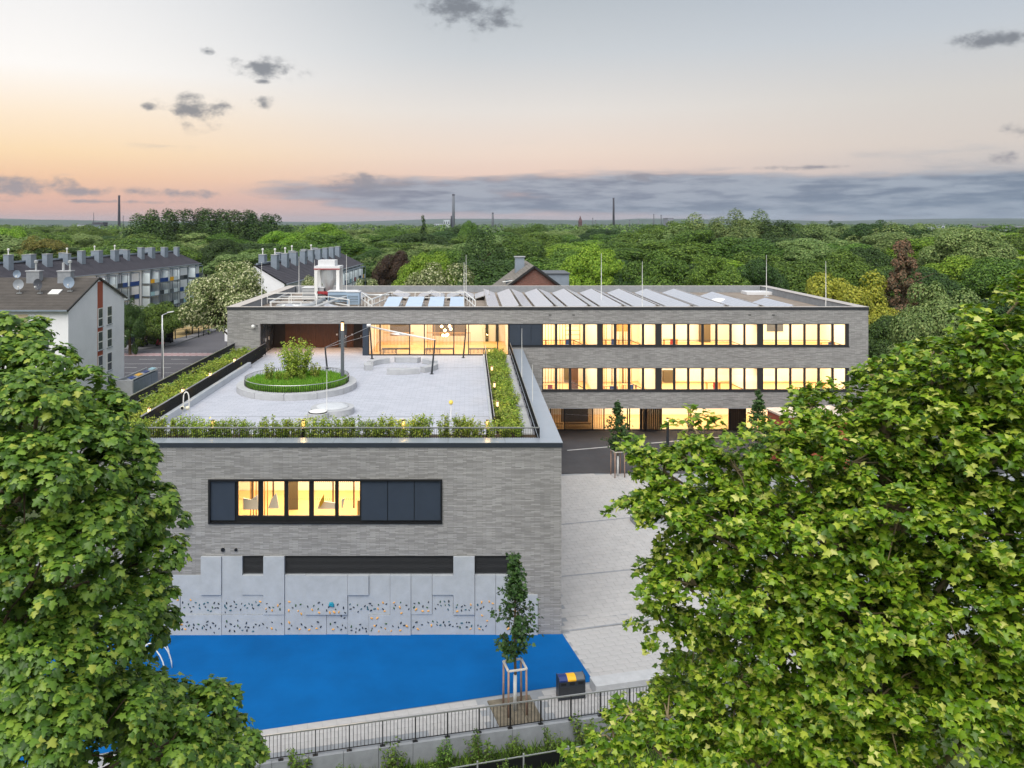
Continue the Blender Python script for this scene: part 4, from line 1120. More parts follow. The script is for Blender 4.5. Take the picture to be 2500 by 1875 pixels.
# small tilted racks behind the skylights
for k, (px, m_hi) in enumerate(((1040, 1), (1085, 0), (1115, 1), (1150, 0))):
    pass
for k, (px, tilt) in enumerate(((850, 1), (960, 1), (1018, -1), (1048, 1), (1090, -1), (1122, 1), (1160, -1))):
    X0 = XD(px, 84); 
    solar_row(X0+ (1.5 if tilt > 0 else 0), X0 + (0 if tilt > 0 else 1.5), 83.5, 5, ordw[k] + ' short solar rack along the rear parapet, counted from the plant tower', 'short solar racks at the rear of the roof')
for k, px in enumerate((750, 842)):
    X0 = XD(px, D2+3); solar_row(X0, X0-1.7, D2+1.4, 2, ('left' if k == 0 else 'right') + 'hand one of two tiny solar racks at the front parapet left of the skylights', 'tiny solar racks')
# four big roof lights
for k, (p0, p1) in enumerate(((930, 968), (985, 1026), (1042, 1080), (1096, 1132))):
    q0, q1 = XD(p0, D2+1.2), XD(p1, D2+1.2)
    t = thing('roof_light', ordw[k] + ' pale blue sloping roof light from the left on the flat roof', 'roof light', 'pale blue roof lights')
    MB().box(q0, q1, D2+1.2, D2+8.2, deck, deck+.25).build('kerb', 'galvanised', t)
    for i in range(6):
        ya, yb = D2+1.25+i*1.15, D2+1.25+(i+1)*1.15-.03
        za, zb2 = deck+.3+.1*i, deck+.3+.1*(i+1)
        b = MB(); b.v += [(q0, ya, za), (q1, ya, za), (q1, yb, zb2), (q0, yb, zb2), (q0, ya, za-.05), (q1, ya, za-.05), (q1, yb, zb2-.05), (q0, yb, zb2-.05)]
        b.f += [(0,1,2,3), (7,6,5,4), (0,4,5,1), (1,5,6,2), (2,6,7,3), (3,7,4,0)]; b.build('sheet', 'skylight_sheet', t)
    MB().box(q0, q0+.04, D2+1.25, D2+8.1, deck+.25, deck+.27).box(q1-.04, q1, D2+8.06, D2+8.12, deck+.25, deck+.85).box(q0, q0+.05, D2+8.06, D2+8.12, deck+.25, deck+.85).build('support', 'galvanised', t)
# guard rails and pipes
def guard(lb, pts, h=1.1):
    t = thing('guard_rail', lb, 'guard rail', 'guard rails on the roof'); z = Vector((0,0,1))
    b = MB()
    for a, c in zip(pts[:-1], pts[1:]):
        a, c = Vector(a), Vector(c); n = max(1, int((c-a).length/2))
        for hh in (h*.5, h): b.bar(a+z*hh, c+z*hh, .09)
        for i in range(n+1): b.bar(a+(c-a)*i/n, a+(c-a)*i/n+z*h, .08)
    b.build('rail_frame', 'white_paint', t); return t
guard('white guard rail running round the back of the roof lights', [(XD(905, 74), D2+2, deck), (XD(950, 80), 81, deck), (XD(1135, 80), 81, deck), (XD(1160, 74), D2+2, deck)])
guard('white guard rail left of the plant tower', [(XD(640, 78), 80, deck), (XD(760, 78), 80, deck), (XD(770, 74), 74.5, deck)])
guard('white guard rail round the duct at the front left of the roof', [(XD(662, 73), 73, deck), (XD(735, 73), 73, deck)], .9)
guard('white guard rail crossing in front of the plant tower', [(XD(700, 76), 77, deck), (XD(800, 76), 77, deck), (XD(860, 76), 74, deck)], 1.0)
guard('white guard rail between the plant tower and the first roof light', [(XD(880, 78), 79, deck), (XD(915, 74), 72, deck)], 1.2)
for k, (xa, ya, xb, yb) in enumerate(((690, 84, 800, 84), (660, 78, 700, 88), (870, 86, 990, 86), (740, 75.5, 830, 77.5))):
    pp = thing('roof_pipe', ['white pipe run along the rear left of the roof', 'white pipe run beside the left parapet of the roof', 'white pipe run behind the roof lights', 'white pipe run in front of the plant tower'][k], 'pipe')
    A_, B_ = Vector((XD(xa, ya), ya, deck+.35)), Vector((XD(xb, yb), yb, deck+.35))
    MB().tube([A_, B_], .11, 8).build('pipe', 'galvanised', pp, True)
    for i in range(5): q = A_+(B_-A_)*i/4; MB().box(q.x-.06, q.x+.06, q.y-.06, q.y+.06, deck, deck+.25).build('support', 'concrete', pp)
pt = thing('cooling_tower', 'white and red plant tower with funnel standing on the roof', 'cooling tower', loc=(XD(803, 82), 82, deck))
b = MB()
for sx in (-1.1, 1.1):
    for sy in (-1.0, 1.0): b.box(sx-.16, sx+.16, sy-.16, sy+.16, 0, 3.5)
for sy in (-1.0, 1.0): b.box(-1.1, 1.1, sy-.1, sy+.1, .1, .3)
b.build('frame', 'white_paint', pt)
MB().box(-1.3, 1.3, -1.2, 1.2, 3.5, 3.75).box(-.95, .75, -.9, .9, 3.75, 4.35).build('top_housing', 'machine_white', pt)
MB().box(-1.32, 1.32, -1.22, -1.2, 3.42, 3.52).box(-1.0, .9, -1.16, -1.1, .95, 1.2).build('red_trim', 'red_paint', pt)
MB().lathe((0, -.2, 0), [(.35, 1.1), (.8, 2.4), (.92, 3.4)], 16).build('funnel', 'galvanised', pt)
MB().tube([(0, -.3, 1.1), (-.1, -.5, .6), (-.5, -.8, .2)], .16, 8).build('pipe', 'black_metal', pt, True)
MB().tube([(-.7, -.8, 1.0), (0, -.9, .85), (.7, -.8, 1.0)], .1, 8).build('red_pipe', 'red_paint', pt, True)
def plant(lb, px, py, D, w, d, h, m):
    t = thing('plant_unit', lb, 'plant unit', loc=(XD(px, D), D, deck))
    MB().box(-w/2, w/2, -d/2, d/2, .3, h).build('casing', m, t, bevel=.03)
    b = MB()
    for sx in (-w/2+.1, w/2-.1): b.box(sx-.05, sx+.05, -d/2+.05, d/2-.05, 0, .3)
    b.build('feet', 'galvanised', t)
    b = MB()
    for i in range(5): b.box(-w/2+.1, w/2-.1, -d/2-.02, -d/2-.001, .45+i*(h-.7)/5, .5+i*(h-.7)/5)
    b.build('grille', 'grey_paint', t)
    MB().box(-w/2-.06, w/2+.06, -d/2-.06, d/2+.06, h, h+.06).build('cap', 'machine_white', t)
plant('grey ventilation cabinet left of the plant tower on the roof', 768, 0, 82, 2.2, 1.6, 1.5, 'galvanised')
plant('pale blue ventilation unit right of the plant tower on the roof', 838, 0, 80, 2.8, 1.6, 1.3, 'machine_blue')
plant('small pale vent box between the plant tower and the first solar rack', 864, 0, 77, 1.2, 1.1, 1.5, 'machine_blue')
dt = thing('roof_duct', 'silver duct lying on the roof behind the front parapet', 'duct')
MB().tube([(XD(675, 73), 73.6, deck+.35), (XD(690, 73), 73.2, deck+.45), (XD(740, 73), 73.2, deck+.45), (XD(752, 73), 74, deck+.4), (XD(775, 75), 78, deck+.6)], .3, 12).build('duct', 'galvanised', dt, True)
b = MB()
for x in (XD(695, 73), XD(735, 73)): b.box(x, x+.08, 72.9, 73.5, deck, deck+.2)
b.build('feet', 'galvanised', dt)
tr = thing('cable_tray', 'stepped metal cable tray on legs crossing the roof near the plant tower', 'cable tray')
b = MB(); A_, B_ = Vector((XD(770, 73), 72.5, deck+.5)), Vector((XD(845, 78), 79.5, deck+.9))
b.bar(A_, B_, .5, .08)
for i in range(5): q = A_+(B_-A_)*i/4; b.bar((q.x, q.y, deck), q, .06)
b.build('tray', 'galvanised', tr)
ob = thing('roof_dome', 'small white dome light between the solar rows on the right of the roof', 'roof dome')
MB().lathe((XD(1757, 80), 80, deck), [(.9, 0), (.9, .35), (.7, .5), (.3, .6), (.02, .62)], 20).build('dome', 'machine_white', ob, True)
ob = thing('roof_hatch', 'flat white hatch near the rear right corner of the roof', 'roof hatch')
MB().box(XD(1850, 91)-1.6, XD(1850, 91)+1.6, 90, 92, deck, deck+.35).build('lid', 'machine_white', ob, bevel=.03)
# lightning rods
rods = [(639, 742, 73.5, 640), (730, 704, 92, 627), (768, 730, 84, 634), (846, 700, 93, 620), (1133, 745, 72, 640), (1138, 702, 92, 622), (1468, 745, 79, 618), (1568, 745, 72.5, 638), (1871, 712, 88, 622), (2016, 738, 76, 637)]
for k, (px, py, D, ty) in enumerate(rods):
    z1 = ZD(ty, D)
    t = thing('lightning_rod', ordw[k] + ' thin white lightning rod from the left on the long roof', 'lightning rod', 'lightning rods', loc=(XD(px, D), D, deck))
    MB().tube([(0,0,0), (0,0,(z1-deck)*.45), (0,0,z1-deck)], [.045, .035, .015], 6).build('rod', 'white_paint', t)
    MB().lathe((0,0,0), [(.3, 0), (.3, .08), (.06, .12)], 10).build('base', 'concrete', t)
for k, (px, py, ty, lb) in enumerate(((1274, 940, 802, 'thin rod on the wide coping near the dark cladding panels'), (1300, 980, 890, 'thin rod on the wide coping nearer the front corner'), (399, 940, 806, 'thin rod on the left edge of the terrace'), (798, 1020, 905, 'thin rod beside the round skylight'))):
    b_ = on_z(px, py, ZC if k < 3 else TF); z1 = ZD(ty, b_.y)
    t = thing('lightning_rod', lb, 'lightning rod', loc=b_)
    MB().tube([(0,0,0), (0,0,z1-b_.z)], [.025, .012], 6).build('rod', 'white_paint', t)

# ================================================================== FOLIAGE
def norm(a): return a / np.maximum(np.linalg.norm(a, axis=1, keepdims=True), 1e-9)
CARD_V = np.array([(0,0,0), (.42,.5,-.10), (0,1,0), (-.42,.5,-.10)]); CARD_F = [(0,1,2,3)]
_h = [(.0, .0), (.44, -.08), (.34, .18), (.64, .42), (.27, .54), (.24, .74), (.0, 1.0)]
_ol = _h + [(-x, y) for x, y in _h[-2:0:-1]]
MAPLE_V = np.array([(x, y, -.22*(abs(x)*1.3+.55*max(0, y-.35))) for x, y in _ol] + [(0, .33, .06)])
MAPLE_F = [(len(_ol), k, (k+1) % len(_ol)) for k in range(len(_ol))]
_h = [(.0, .0), (.44, -.04), (.36, .16), (.62, .42), (.30, .52), (.0, 1.0)]
_ol2 = _h + [(-x, y) for x, y in _h[-2:0:-1]]
PLANE_V = np.array([(x, y, -.25*(abs(x)*1.1+.5*max(0, y-.35))) for x, y in _ol2] + [(0, .33, .07)])
PLANE_F = [(len(_ol2), k, (k+1) % len(_ol2)) for k in range(len(_ol2))]
SIMPLE_V = np.array([(0,0,0), (.26,.35,-.05), (.18,.72,-.08), (0,1,-.12), (-.18,.72,-.08), (-.26,.35,-.05)]); SIMPLE_F = [(0,1,2,3), (0,3,4,5)]

def bases(nrm_, dir_):
    n = norm(nrm_); l = dir_ - n*np.sum(n*dir_, axis=1, keepdims=True); l = norm(l); w_ = np.cross(l, n)
    return w_, l, n
def leaf_mesh(name, pos, nrm_, dir_, size, TV, TF_, m):
    N, k = len(pos), len(TV); w_, l, n = bases(nrm_, dir_); s = size.reshape(-1, 1, 1)
    V = pos[:, None, :] + s*(TV[None, :, 0:1]*w_[:, None, :] + TV[None, :, 1:2]*l[:, None, :] + TV[None, :, 2:3]*n[:, None, :])
    V = V.reshape(-1, 3)
    me = bpy.data.meshes.new(name); me.vertices.add(len(V)); me.vertices.foreach_set('co', V.astype(np.float32).ravel())
    lens = np.array([len(f) for f in TF_]); flat = np.concatenate([np.array(f) for f in TF_])
    L = (flat[None, :] + (np.arange(N)*k)[:, None]).ravel().astype(np.int32)
    starts = np.concatenate([[0], np.cumsum(np.tile(lens, N))[:-1]]).astype(np.int32)
    me.loops.add(len(L)); me.loops.foreach_set('vertex_index', L)
    me.polygons.add(len(starts)); me.polygons.foreach_set('loop_start', starts)
    try: me.polygons.foreach_set('loop_total', np.tile(lens, N).astype(np.int32))
    except Exception: pass
    me.update(calc_edges=True); me.validate()
    me.materials.append(m); return me
def rand_dirs(n, r): return norm(r.normal(size=(n, 3)))

def crown_cards(lobes, n, size, r, up=.45, droop=.3, inner=.12, outward_from=None, jit=.6):
    """cards on the skins of many overlapping lobes: (cx, cy, cz, rx, ry, rz)"""
    L = np.array(lobes, float); area = (L[:, 3]*L[:, 4]+L[:, 3]*L[:, 5]+L[:, 4]*L[:, 5]); p = area/area.sum()
    idx = r.choice(len(L), n, p=p); d = rand_dirs(n, r)
    if outward_from is not None:
        out = norm(L[idx, :3]-outward_from); flip = np.sum(d*out, axis=1) < -.35; d[flip] *= -1
    rad = np.where(r.random(n) < inner, r.uniform(.3, .85, n), r.uniform(.86, 1.06, n))
    bump = 1 + .12*np.sin(d[:, 0]*9+idx)*np.sin(d[:, 1]*8+2*idx)*np.sin(d[:, 2]*7)
    pos = L[idx, :3] + d*L[idx, 3:6]*(rad*bump)[:, None]
    nr = d*1.0 + np.array([0, 0, up]) + r.normal(size=(n, 3))*jit*.55
    di = d*.5 + r.normal(size=(n, 3))*.8 + np.array([0, 0, -droop])
    return pos, nr, di, size*r.uniform(.7, 1.35, n)

def make_kind(kind, seed):
    r = np.random.default_rng(seed); Lb = []
    if kind in ('broad', 'bright', 'bloom', 'copper', 'yellow', 'dark', 'olive', 'grey'):
        for k in range(58):
            d = r.normal(size=3); d /= np.linalg.norm(d); d[2] = abs(d[2])*1.0-.30 if r.random() < .85 else d[2]
            q = r.uniform(.6, 1.0); s = r.uniform(.7, 1.75)
            Lb.append((d[0]*4.6*q, d[1]*4.6*q, 8.6+d[2]*4.6*q, s, s, s*.8))
        Lb.append((0, 0, 8.0, 3.1, 3.1, 2.9))
        n, sz = (27000, .20) if kind == 'bloom' else (29000, .215)
    elif kind == 'poplar':
        for k in range(80):
            a = r.uniform(0, 6.28); q = math.sqrt(r.random())*3.9; z = r.uniform(2.6, 11.6-.22*q*q); s = r.uniform(.6, 1.1)
            Lb.append((q*math.cos(a), q*math.sin(a), z, s, s, s*2.1))
        Lb.append((0, 0, 7, 2.8, 2.8, 4.6)); n, sz = 24000, .22
    elif kind == 'column':
        for k in range(22):
            z = r.uniform(2.0, 13.2); q = .9*(1-abs(z-6.5)/8.5); a = r.uniform(0, 6.28); Lb.append((q*math.cos(a)*.7, q*math.sin(a)*.7, z, .7*(q+.3), .7*(q+.3), 1.0))
        n, sz = 3500, .3
    elif kind == 'brown':
        for k in range(150):
            z = 2.0+11.4*r.random()**.85; q = 4.2*(1-((z-2)/12.2)**1.4)+.35; a = r.uniform(0, 6.28); t = r.uniform(.3, 1.05); s0 = r.uniform(.35, .8)
            Lb.append((q*t*math.cos(a), q*t*math.sin(a), z-.4*t, s0, s0, s0*.6))
        n, sz = 11000, .26
    pos, nr, di, s = crown_cards(Lb, n, sz, r, outward_from=np.array([0, 0, 7.5]), inner=.05)
    if kind == 'bloom':
        keep = r.random(len(pos)) < 1
    return leaf_mesh('crown', pos, nr, di, s, CARD_V, CARD_F, LEAF[('dark' if seed % 2 else 'grey') if kind == 'poplar' else ('dark' if kind == 'column' else kind)])
tb_ = MB().tube([(0,0,-.6), (.1,0,2), (0,.1,5), (.1,0,8.5)], [.34, .27, .2, .08], 9)
rr = random.Random(5)
for k in range(7):
    a = k*.9; z = 3.2+k*.7; tb_.tube([(0,0,z), (1.2*math.cos(a), 1.2*math.sin(a), z+1.2), (2.9*math.cos(a+.2), 2.9*math.sin(a+.2), z+2.2)], [.12, .09, .03], 6)
trunk_me = tb_.mesh('trunk'); trunk_me.materials.append(MATS['bark'])
CROWN = {}
for i, (k, cnt) in enumerate((('broad', 3), ('bright', 2), ('bloom', 1), ('copper', 1), ('yellow', 1), ('dark', 2), ('olive', 1), ('grey', 2), ('poplar', 2), ('column', 1), ('brown', 1))):
    CROWN[k] = [make_kind(k, 100*i+j) for j in range(cnt)]
def tree(name, label, px, topy, wpx, D, kind, group=None, base=0.0, variant=None, rz=None, skirt=0.0):
    zt = ZD(topy, D); h = zt-base; wd = wpx*D/F
    t = thing(name, label, 'tree', group, loc=(XD(px, D), D, base), rz=rz if rz is not None else random.uniform(0, 6.28))
    me = CROWN[kind][variant if variant is not None else random.randrange(len(CROWN[kind]))]
    W = {'column': 2.6, 'poplar': 7.6, 'brown': 8.2}.get(kind, 10.2)
    s = wd/W
    hz = {'column': 14.2, 'poplar': 13.3, 'brown': 14.0}.get(kind, 14.0)
    c = inst('crown', me, t); c.scale = (s, s, h/hz)
    if c.scale[2] > 1.35*s and kind not in ('column',):      # keep leaf clumps from stretching: lift the crown instead
        c.scale = (s, s, 1.25*s); c.location = (0, 0, h-1.25*s*hz)
    if skirt: c.scale = (s, s, h/hz*(1+skirt)); c.location = (0, 0, h-hz*c.scale[2])
    k = inst('trunk', trunk_me, t); k.scale = (h/14*1.1, h/14*1.1, h/14)
    return t
# trees the eye can single out
named = [
 ('lime_tree', 'big round lime tree with pale blossom beyond the left end of the school roof', 562, 612, 222, 112, 'bloom'),
 ('street_tree', 'dark leafy tree by the kerb behind the street lamp', 386, 712, 125, 126, 'broad'),
 ('street_tree', 'narrow dark tree showing between the white gable and the street', 318, 712, 70, 118, 'dark'),
 ('street_tree', 'dark tree joining the big lime tree on its left, above the wire fence', 470, 735, 90, 140, 'dark'),
 ('small_tree', 'yellowish tree poking up between the satellite roof and the long block', 165, 646, 75, 112, 'olive'),
 ('lime_tree', 'wide pale blossoming lime tree rising behind the middle of the school roof', 1060, 612, 225, 106, 'bloom'),
 ('lime_tree', 'small pale blossoming tree just right of the plant tower', 880, 655, 110, 104, 'bloom'),
 ('lime_tree', 'pale blossoming tree behind the plant tower in front of the far block', 775, 645, 120, 106, 'bloom'),
 ('round_tree', 'dark yellowish-green domed tree right behind the wide pale lime', 1040, 582, 150, 128, 'bright'),
 ('copper_beech', 'dark purple-brown tree left of the domed trees in the middle', 968, 592, 105, 170, 'copper'),
 ('poplar_tree', 'slim dark columnar poplar on the skyline', 1033, 521, 22, 330, 'column'),
 ('thin_tree', 'open-crowned tree rising over the middle skyline beside the big grey chimney', 1145, 526, 60, 330, 'broad'),
 ('willow_tree', 'grey-green feathery tree behind the middle of the roof', 1180, 550, 120, 190, 'poplar'),
 ('chestnut_tree', 'bright green round tree behind the brick gable, right of its chimney', 1445, 572, 165, 140, 'bright'),
 ('chestnut_tree', 'broad green tree above the middle of the solar rows', 1610, 590, 180, 132, 'broad'),
 ('chestnut_tree', 'dark green tree left of the slender rod over the right half of the roof', 1745, 605, 150, 128, 'broad'),
 ('chestnut_tree', 'green tree behind the right-hand solar rows', 1850, 605, 130, 134, 'dark'),
 ('yellow_tree', 'yellow-green tree standing off the right corner of the roof', 2062, 622, 225, 104, 'yellow'),
 ('dying_conifer', 'brown half-dead conifer at the right beyond the yellow tree', 2205, 572, 130, 118, 'brown'),
 ('grey_tree', 'tall grey-green tree with a bare tip at the far right', 2370, 525, 210, 165, 'grey'),
 ('pale_tree', 'pale green leafy tree right of the brown conifer, nearer the school', 2300, 655, 230, 84, 'grey'),
 ('dark_tree', 'dark tree behind the right end of the school, under the yellow tree', 2170, 740, 150, 96, 'dark'),
 ('dark_tree', 'bright dark-leaved round tree between the yellow tree and the poplars', 2110, 575, 150, 170, 'dark'),
 ('dark_tree', 'dark tree in the shade behind the plane tree at the far right', 2450, 690, 260, 100, 'dark'),
 ('round_tree', 'domed dark tree on the skyline left of centre behind the two blocks', 545, 565, 120, 232, 'dark'),
 ('olive_tree', 'yellowish tree behind the long block at the far left', 105, 565, 140, 235, 'olive'),
 ('edge_tree', 'pale tree cut by the left edge of the picture on the skyline', 12, 533, 120, 250, 'bright'),
 ('round_tree', 'bright yellow-green tree behind the right block', 690, 548, 140, 300, 'bright'),
 ('round_tree', 'wide green crown on the skyline above the right block', 790, 530, 130, 300, 'bright'),
 ('round_tree', 'dark round tree on the skyline behind the right-hand poplars', 2040, 528, 60, 420, 'dark'),
]
for nm, lb, px, ty, wp, D, kd in named: tree(nm, lb, px, ty, wp, D, kd, skirt=.42 if nm in ('lime_tree', 'street_tree', 'yellow_tree', 'dark_tree', 'pale_tree') else .15)
for ordi, (px, ty) in zip(('first', 'second', 'third', 'fourth', 'fifth', 'sixth'), ((362, 512), (415, 500), (478, 498), (540, 501), (600, 503), (652, 512))):
    tree('poplar_tree', ordi + ' from the left of six dark poplars on the skyline at the left', px, ty, 150, 350, 'poplar', 'tall poplars at the left', skirt=.15, variant=1)
for ordi, (px, ty) in zip(('first', 'second', 'third', 'fourth', 'fifth', 'sixth', 'seventh', 'eighth'), ((1655, 540), (1710, 524), (1772, 514), (1838, 516), (1905, 528), (1965, 545), (2150, 545), (2235, 548))):
    tree('poplar_tree', ordi + ' from the left of eight grey-green poplars on the right skyline', px, ty, 150, 300, 'poplar', 'tall poplars at the right', skirt=.15)
fill = []
rs = random.Random(11)
for px in range(1190, 2560, 95): fill.append((px+rs.uniform(-25, 25), rs.uniform(592, 630), rs.uniform(130, 165), rs.uniform(135, 165), rs.choice(['broad', 'dark', 'broad', 'bright'])))
for px in range(560, 1190, 85): fill.append((px+rs.uniform(-25, 25), rs.uniform(585, 612), rs.uniform(100, 135), rs.uniform(206, 225), rs.choice(['broad', 'dark', 'broad', 'grey'])))
for px in range(-40, 2560, 92): fill.append((px+rs.uniform(-30, 30), rs.uniform(560, 590)-(14 if px > 1550 else 0), rs.uniform(115, 160), rs.uniform(228, 262), rs.choice(['broad', 'dark', 'broad', 'grey', 'bright'])))
for px in range(-40, 2560, 74): fill.append((px+rs.uniform(-24, 24), rs.uniform(544, 568)-(rs.uniform(4, 30) if px > 1560 else 0), rs.uniform(90, 130), rs.uniform(300, 350), rs.choice(['broad', 'dark', 'grey', 'broad'])))
for px in range(-40, 2560, 52): fill.append((px+rs.uniform(-22, 22), rs.uniform(540, 558)-(6 if px > 1600 else 0), rs.uniform(55, 80), rs.uniform(430, 540), rs.choice(['broad', 'dark', 'grey', 'broad'])))
adj = {'broad': 'mid green', 'dark': 'dark green', 'grey': 'grey-green', 'bright': 'bright green'}
for px, ty, wp, D, kd in fill:
    zone = 'close behind the school' if D < 180 else ('in the middle of the wood' if D < 270 else 'far back in the wood')
    where = next(w2 for lim, w2 in ((300, 'at the far left'), (560, 'above the left block'), (900, 'above the right block'), (1200, 'above the pale lime trees'), (1400, 'above the brick gable'), (1900, 'above the solar rows'), (2150, 'above the yellow tree'), (9999, 'at the far right')) if px < lim)
    tree('forest_tree', adj[kd] + ' broadleaf tree ' + zone + ', ' + where, px, ty, wp*1.5, D, kd, adj[kd] + ' trees ' + zone + ' ' + where, skirt=.1)
# everything beyond: one mass of woodland
r = np.random.default_rng(3); lob = []
for k in range(1500):
    D = 560*math.exp(r.random()*2.0); a = r.uniform(-.72, .78); h = r.uniform(9, 17); s = r.uniform(5, 9)
    lob.append((D*math.tan(a), D, h*.55, s*(D/700)**.5, s*(D/700)**.5, h*.55))
pos, nr, di, s = crown_cards(lob, 70000, 2.3, r, inner=.0)
s *= np.sqrt(pos[:, 1]/700); far = leaf_mesh('far_woodland', pos, nr, di, s, CARD_V, CARD_F, LEAF['broad'])
tag(obj('far_woodland', far), 'distant woodland spreading to the horizon', 'woodland', kind='stuff')

# ------------------------------------------------------------------ big trees beside the camera
def near_tree(name, label, lobes, trunk_xy, base, TV, TF_, lm, bark, leaf_size, per_m2, seed, clumps, sprig, twig_r):
    r = np.random.default_rng(seed)
    t = thing(name, label, 'tree', loc=(0, 0, 0))
    C = np.array([tuple(P(px, py, D)) + (rp*D/F,) for px, py, rp, D in ([(a_, b_, c_, 12.2+(d_-8.5)*.55) for a_, b_, c_, d_ in [(q0, q1+(12 if q0 > 2250 and q1 < 1000 else 5 if q0 > 2100 and q1 < 1000 else 0), q2, q3) for q0, q1, q2, q3 in lobes]] if sprig else lobes)])
    centre = C[:, :3].mean(axis=0)
    POS, NR, DI, SZ, tips = [], [], [], [], []
    for c in C:
        rad = max(.3, c[3]-(.10 if sprig else .05)); area = 4*math.pi*rad*rad; nl = int(area*per_m2*(1.0 if rad < 1.25 else .42))
        ncl = max(8, int(area*clumps)); d = rand_dirs(ncl, r); d[:, 2] = np.where(r.random(ncl) < .55, np.abs(d[:, 2]), d[:, 2])
        cc = c[:3] + d*(rad*r.uniform(.72, 1.10, ncl))[:, None]*np.array([1, 1, .95]); tips.append((c, cc))
        idx = r.integers(0, ncl, nl); o = d[idx]; up = np.array([0, 0, 1.0])
        if sprig:       # leaves strung along thin shoots that stick out of the crown
            jd = rand_dirs(ncl, r); hx = norm(d*np.array([1, 1, .35]) + jd*.55 + np.array([0, 0, .12])); hy = norm(np.cross(hx, up))
            ln = (r.uniform(.18, .40, ncl)+.45*(r.random(ncl) < .10))[idx]; lat = r.uniform(.10, .24, ncl)[idx]
            f = r.uniform(-.45, 1.0, nl); g_ = r.normal(size=nl)*.55*(1.1-np.abs(f)*.6)
            pos = cc[idx] + hx[idx]*(ln*f)[:, None] + hy[idx]*(lat*g_)[:, None] + up*(r.normal(size=nl)*.045-.10*f*f)[:, None]
            n = up*.95 + o*.35 + rand_dirs(nl, r)*.75; di = hx[idx]*.7 + hy[idx]*(np.sign(g_)*.9)[:, None] + np.array([0, 0, -.35]) + r.normal(size=(nl, 3))*.4
        else:           # leaves shingled over small cushions, drooping at the tips
            e = rand_dirs(nl, r); bad = np.sum(e*(o+up*.8), axis=1) < -.15; e[bad] *= -1
            rc = r.uniform(.13, .30, ncl)[idx]*(leaf_size/.14)
            pos = cc[idx] + e*(rc*r.uniform(.55, 1.05, nl))[:, None]*np.array([1.15, 1.15, .8])
            n = e*.65 + o*.35 + up*.65 + r.normal(size=(nl, 3))*.24; di = e*.8 + o*.3 + np.array([0, 0, -.55]) + r.normal(size=(nl, 3))*.3
        POS.append(pos); NR.append(n); DI.append(di); SZ.append(leaf_size*r.uniform(.5, 1.35, nl))
    POS, NR, DI, SZ = map(np.concatenate, (POS, NR, DI, SZ))
    # the 300 that show largest become leaves of their own
    px = VX+F*POS[:, 0]/POS[:, 1]; py = VY+F*(HC-POS[:, 2])/POS[:, 1]
    okv = (px > 5) & (px < 2495) & (py > 5) & (py < 1870)
    # front-most in a coarse grid
    jit_ = r.uniform(0, 26, (len(px), 2)); cell = ((px+jit_[:, 0])//46).astype(int)*1000+((py+jit_[:, 1])//46).astype(int); score = -POS[:, 1] + r.normal(size=len(px))*.25
    score[SZ > leaf_size*.95] -= 3
    order = np.argsort(-score); seen = set(); pick = []
    for i in order:
        if not okv[i]: continue
        if cell[i] in seen: continue
        seen.add(cell[i]); pick.append(i)
        if len(pick) >= 300: break
    one = leaf_mesh('leaf', np.zeros((1, 3)), np.array([[0, 0, 1.]]), np.array([[0, 1., 0]]), np.ones(1), TV, TF_, lm)
    w_, l, n = bases(NR, DI)
    for i in pick:
        M_ = Matrix(((w_[i,0], l[i,0], n[i,0], POS[i,0]), (w_[i,1], l[i,1], n[i,1], POS[i,1]), (w_[i,2], l[i,2], n[i,2], POS[i,2]), (0,0,0,1))) @ Matrix.Scale(SZ[i], 4)
        o = bpy.data.objects.new('leaf', one); col.objects.link(o); o.parent = t; o.matrix_world = M_
    mask = np.ones(len(POS), bool); mask[pick] = False
    crown = obj('crown', leaf_mesh('crown', POS[mask], NR[mask], DI[mask], SZ[mask], TV, TF_, lm), None, t); tag(crown, kind='stuff')
    # trunk, limbs to the lobes, twigs
    b = MB(); tx, ty = trunk_xy; top = centre[2]+2.5
    axis = [Vector((tx, ty, base+(top-base)*f)) + Vector((.25*math.sin(f*5), .2*math.cos(f*4), 0)) for f in np.linspace(0, 1, 9)]
    b.tube(axis, list(np.linspace(.42, .10, 9)), 12)
    b.build('trunk', bark, t, True)
    b = MB(); rr_ = random.Random(seed)
    for c, tp in tips:
        cz = Vector(c[:3]); f = min(.95, max(.2, (cz.z-1.8-base)/(top-base))); a = axis[int(f*8)]
        m1 = a.lerp(cz, .5)+Vector((rr_.uniform(-.3, .3), rr_.uniform(-.3, .3), .35))
        b.tube([a, m1, cz], [.075, .045, .02], 7, False)
        for j in rr_.sample(range(len(tp)), min(len(tp), twig_r)):
            e = Vector(tp[j]); mm = cz.lerp(e, .55)+Vector((0, 0, .08)); b.tube([cz, mm, e], [.022, .014, .006], 5, False)
    b.build('branches', bark, t, True)
    return t
maple_lobes = [(20,835,80,16.5),(110,885,68,16),(205,960,66,15.5),(270,1025,75,15.5),(60,1000,110,14.5),(290,1150,85,15.5),(180,1150,130,14.5),(335,1235,85,15.5),(395,1275,52,16),(365,1365,68,15.5),
 (60,1200,130,13.5),(200,1330,130,14.2),(330,1480,85,15),(362,1535,55,15.5),(80,1420,140,13.3),(220,1560,115,14),(320,1710,85,14.5),(400,1715,62,15),(100,1650,140,13),(480,1750,75,15),(535,1735,58,15.5),
 (560,1815,62,15.5),(612,1852,46,15.5),(250,1780,130,13.5),(80,1820,150,12.5),(400,1850,100,14),(520,1900,90,14.5),(-80,930,120,15.5),(-80,1150,140,14),(-90,1450,150,13.5),(-60,1700,150,13),
 (100,1050,150,18),(200,1300,190,18),(190,1600,200,17.5),(450,1860,110,17),(300,1850,150,16.5)]
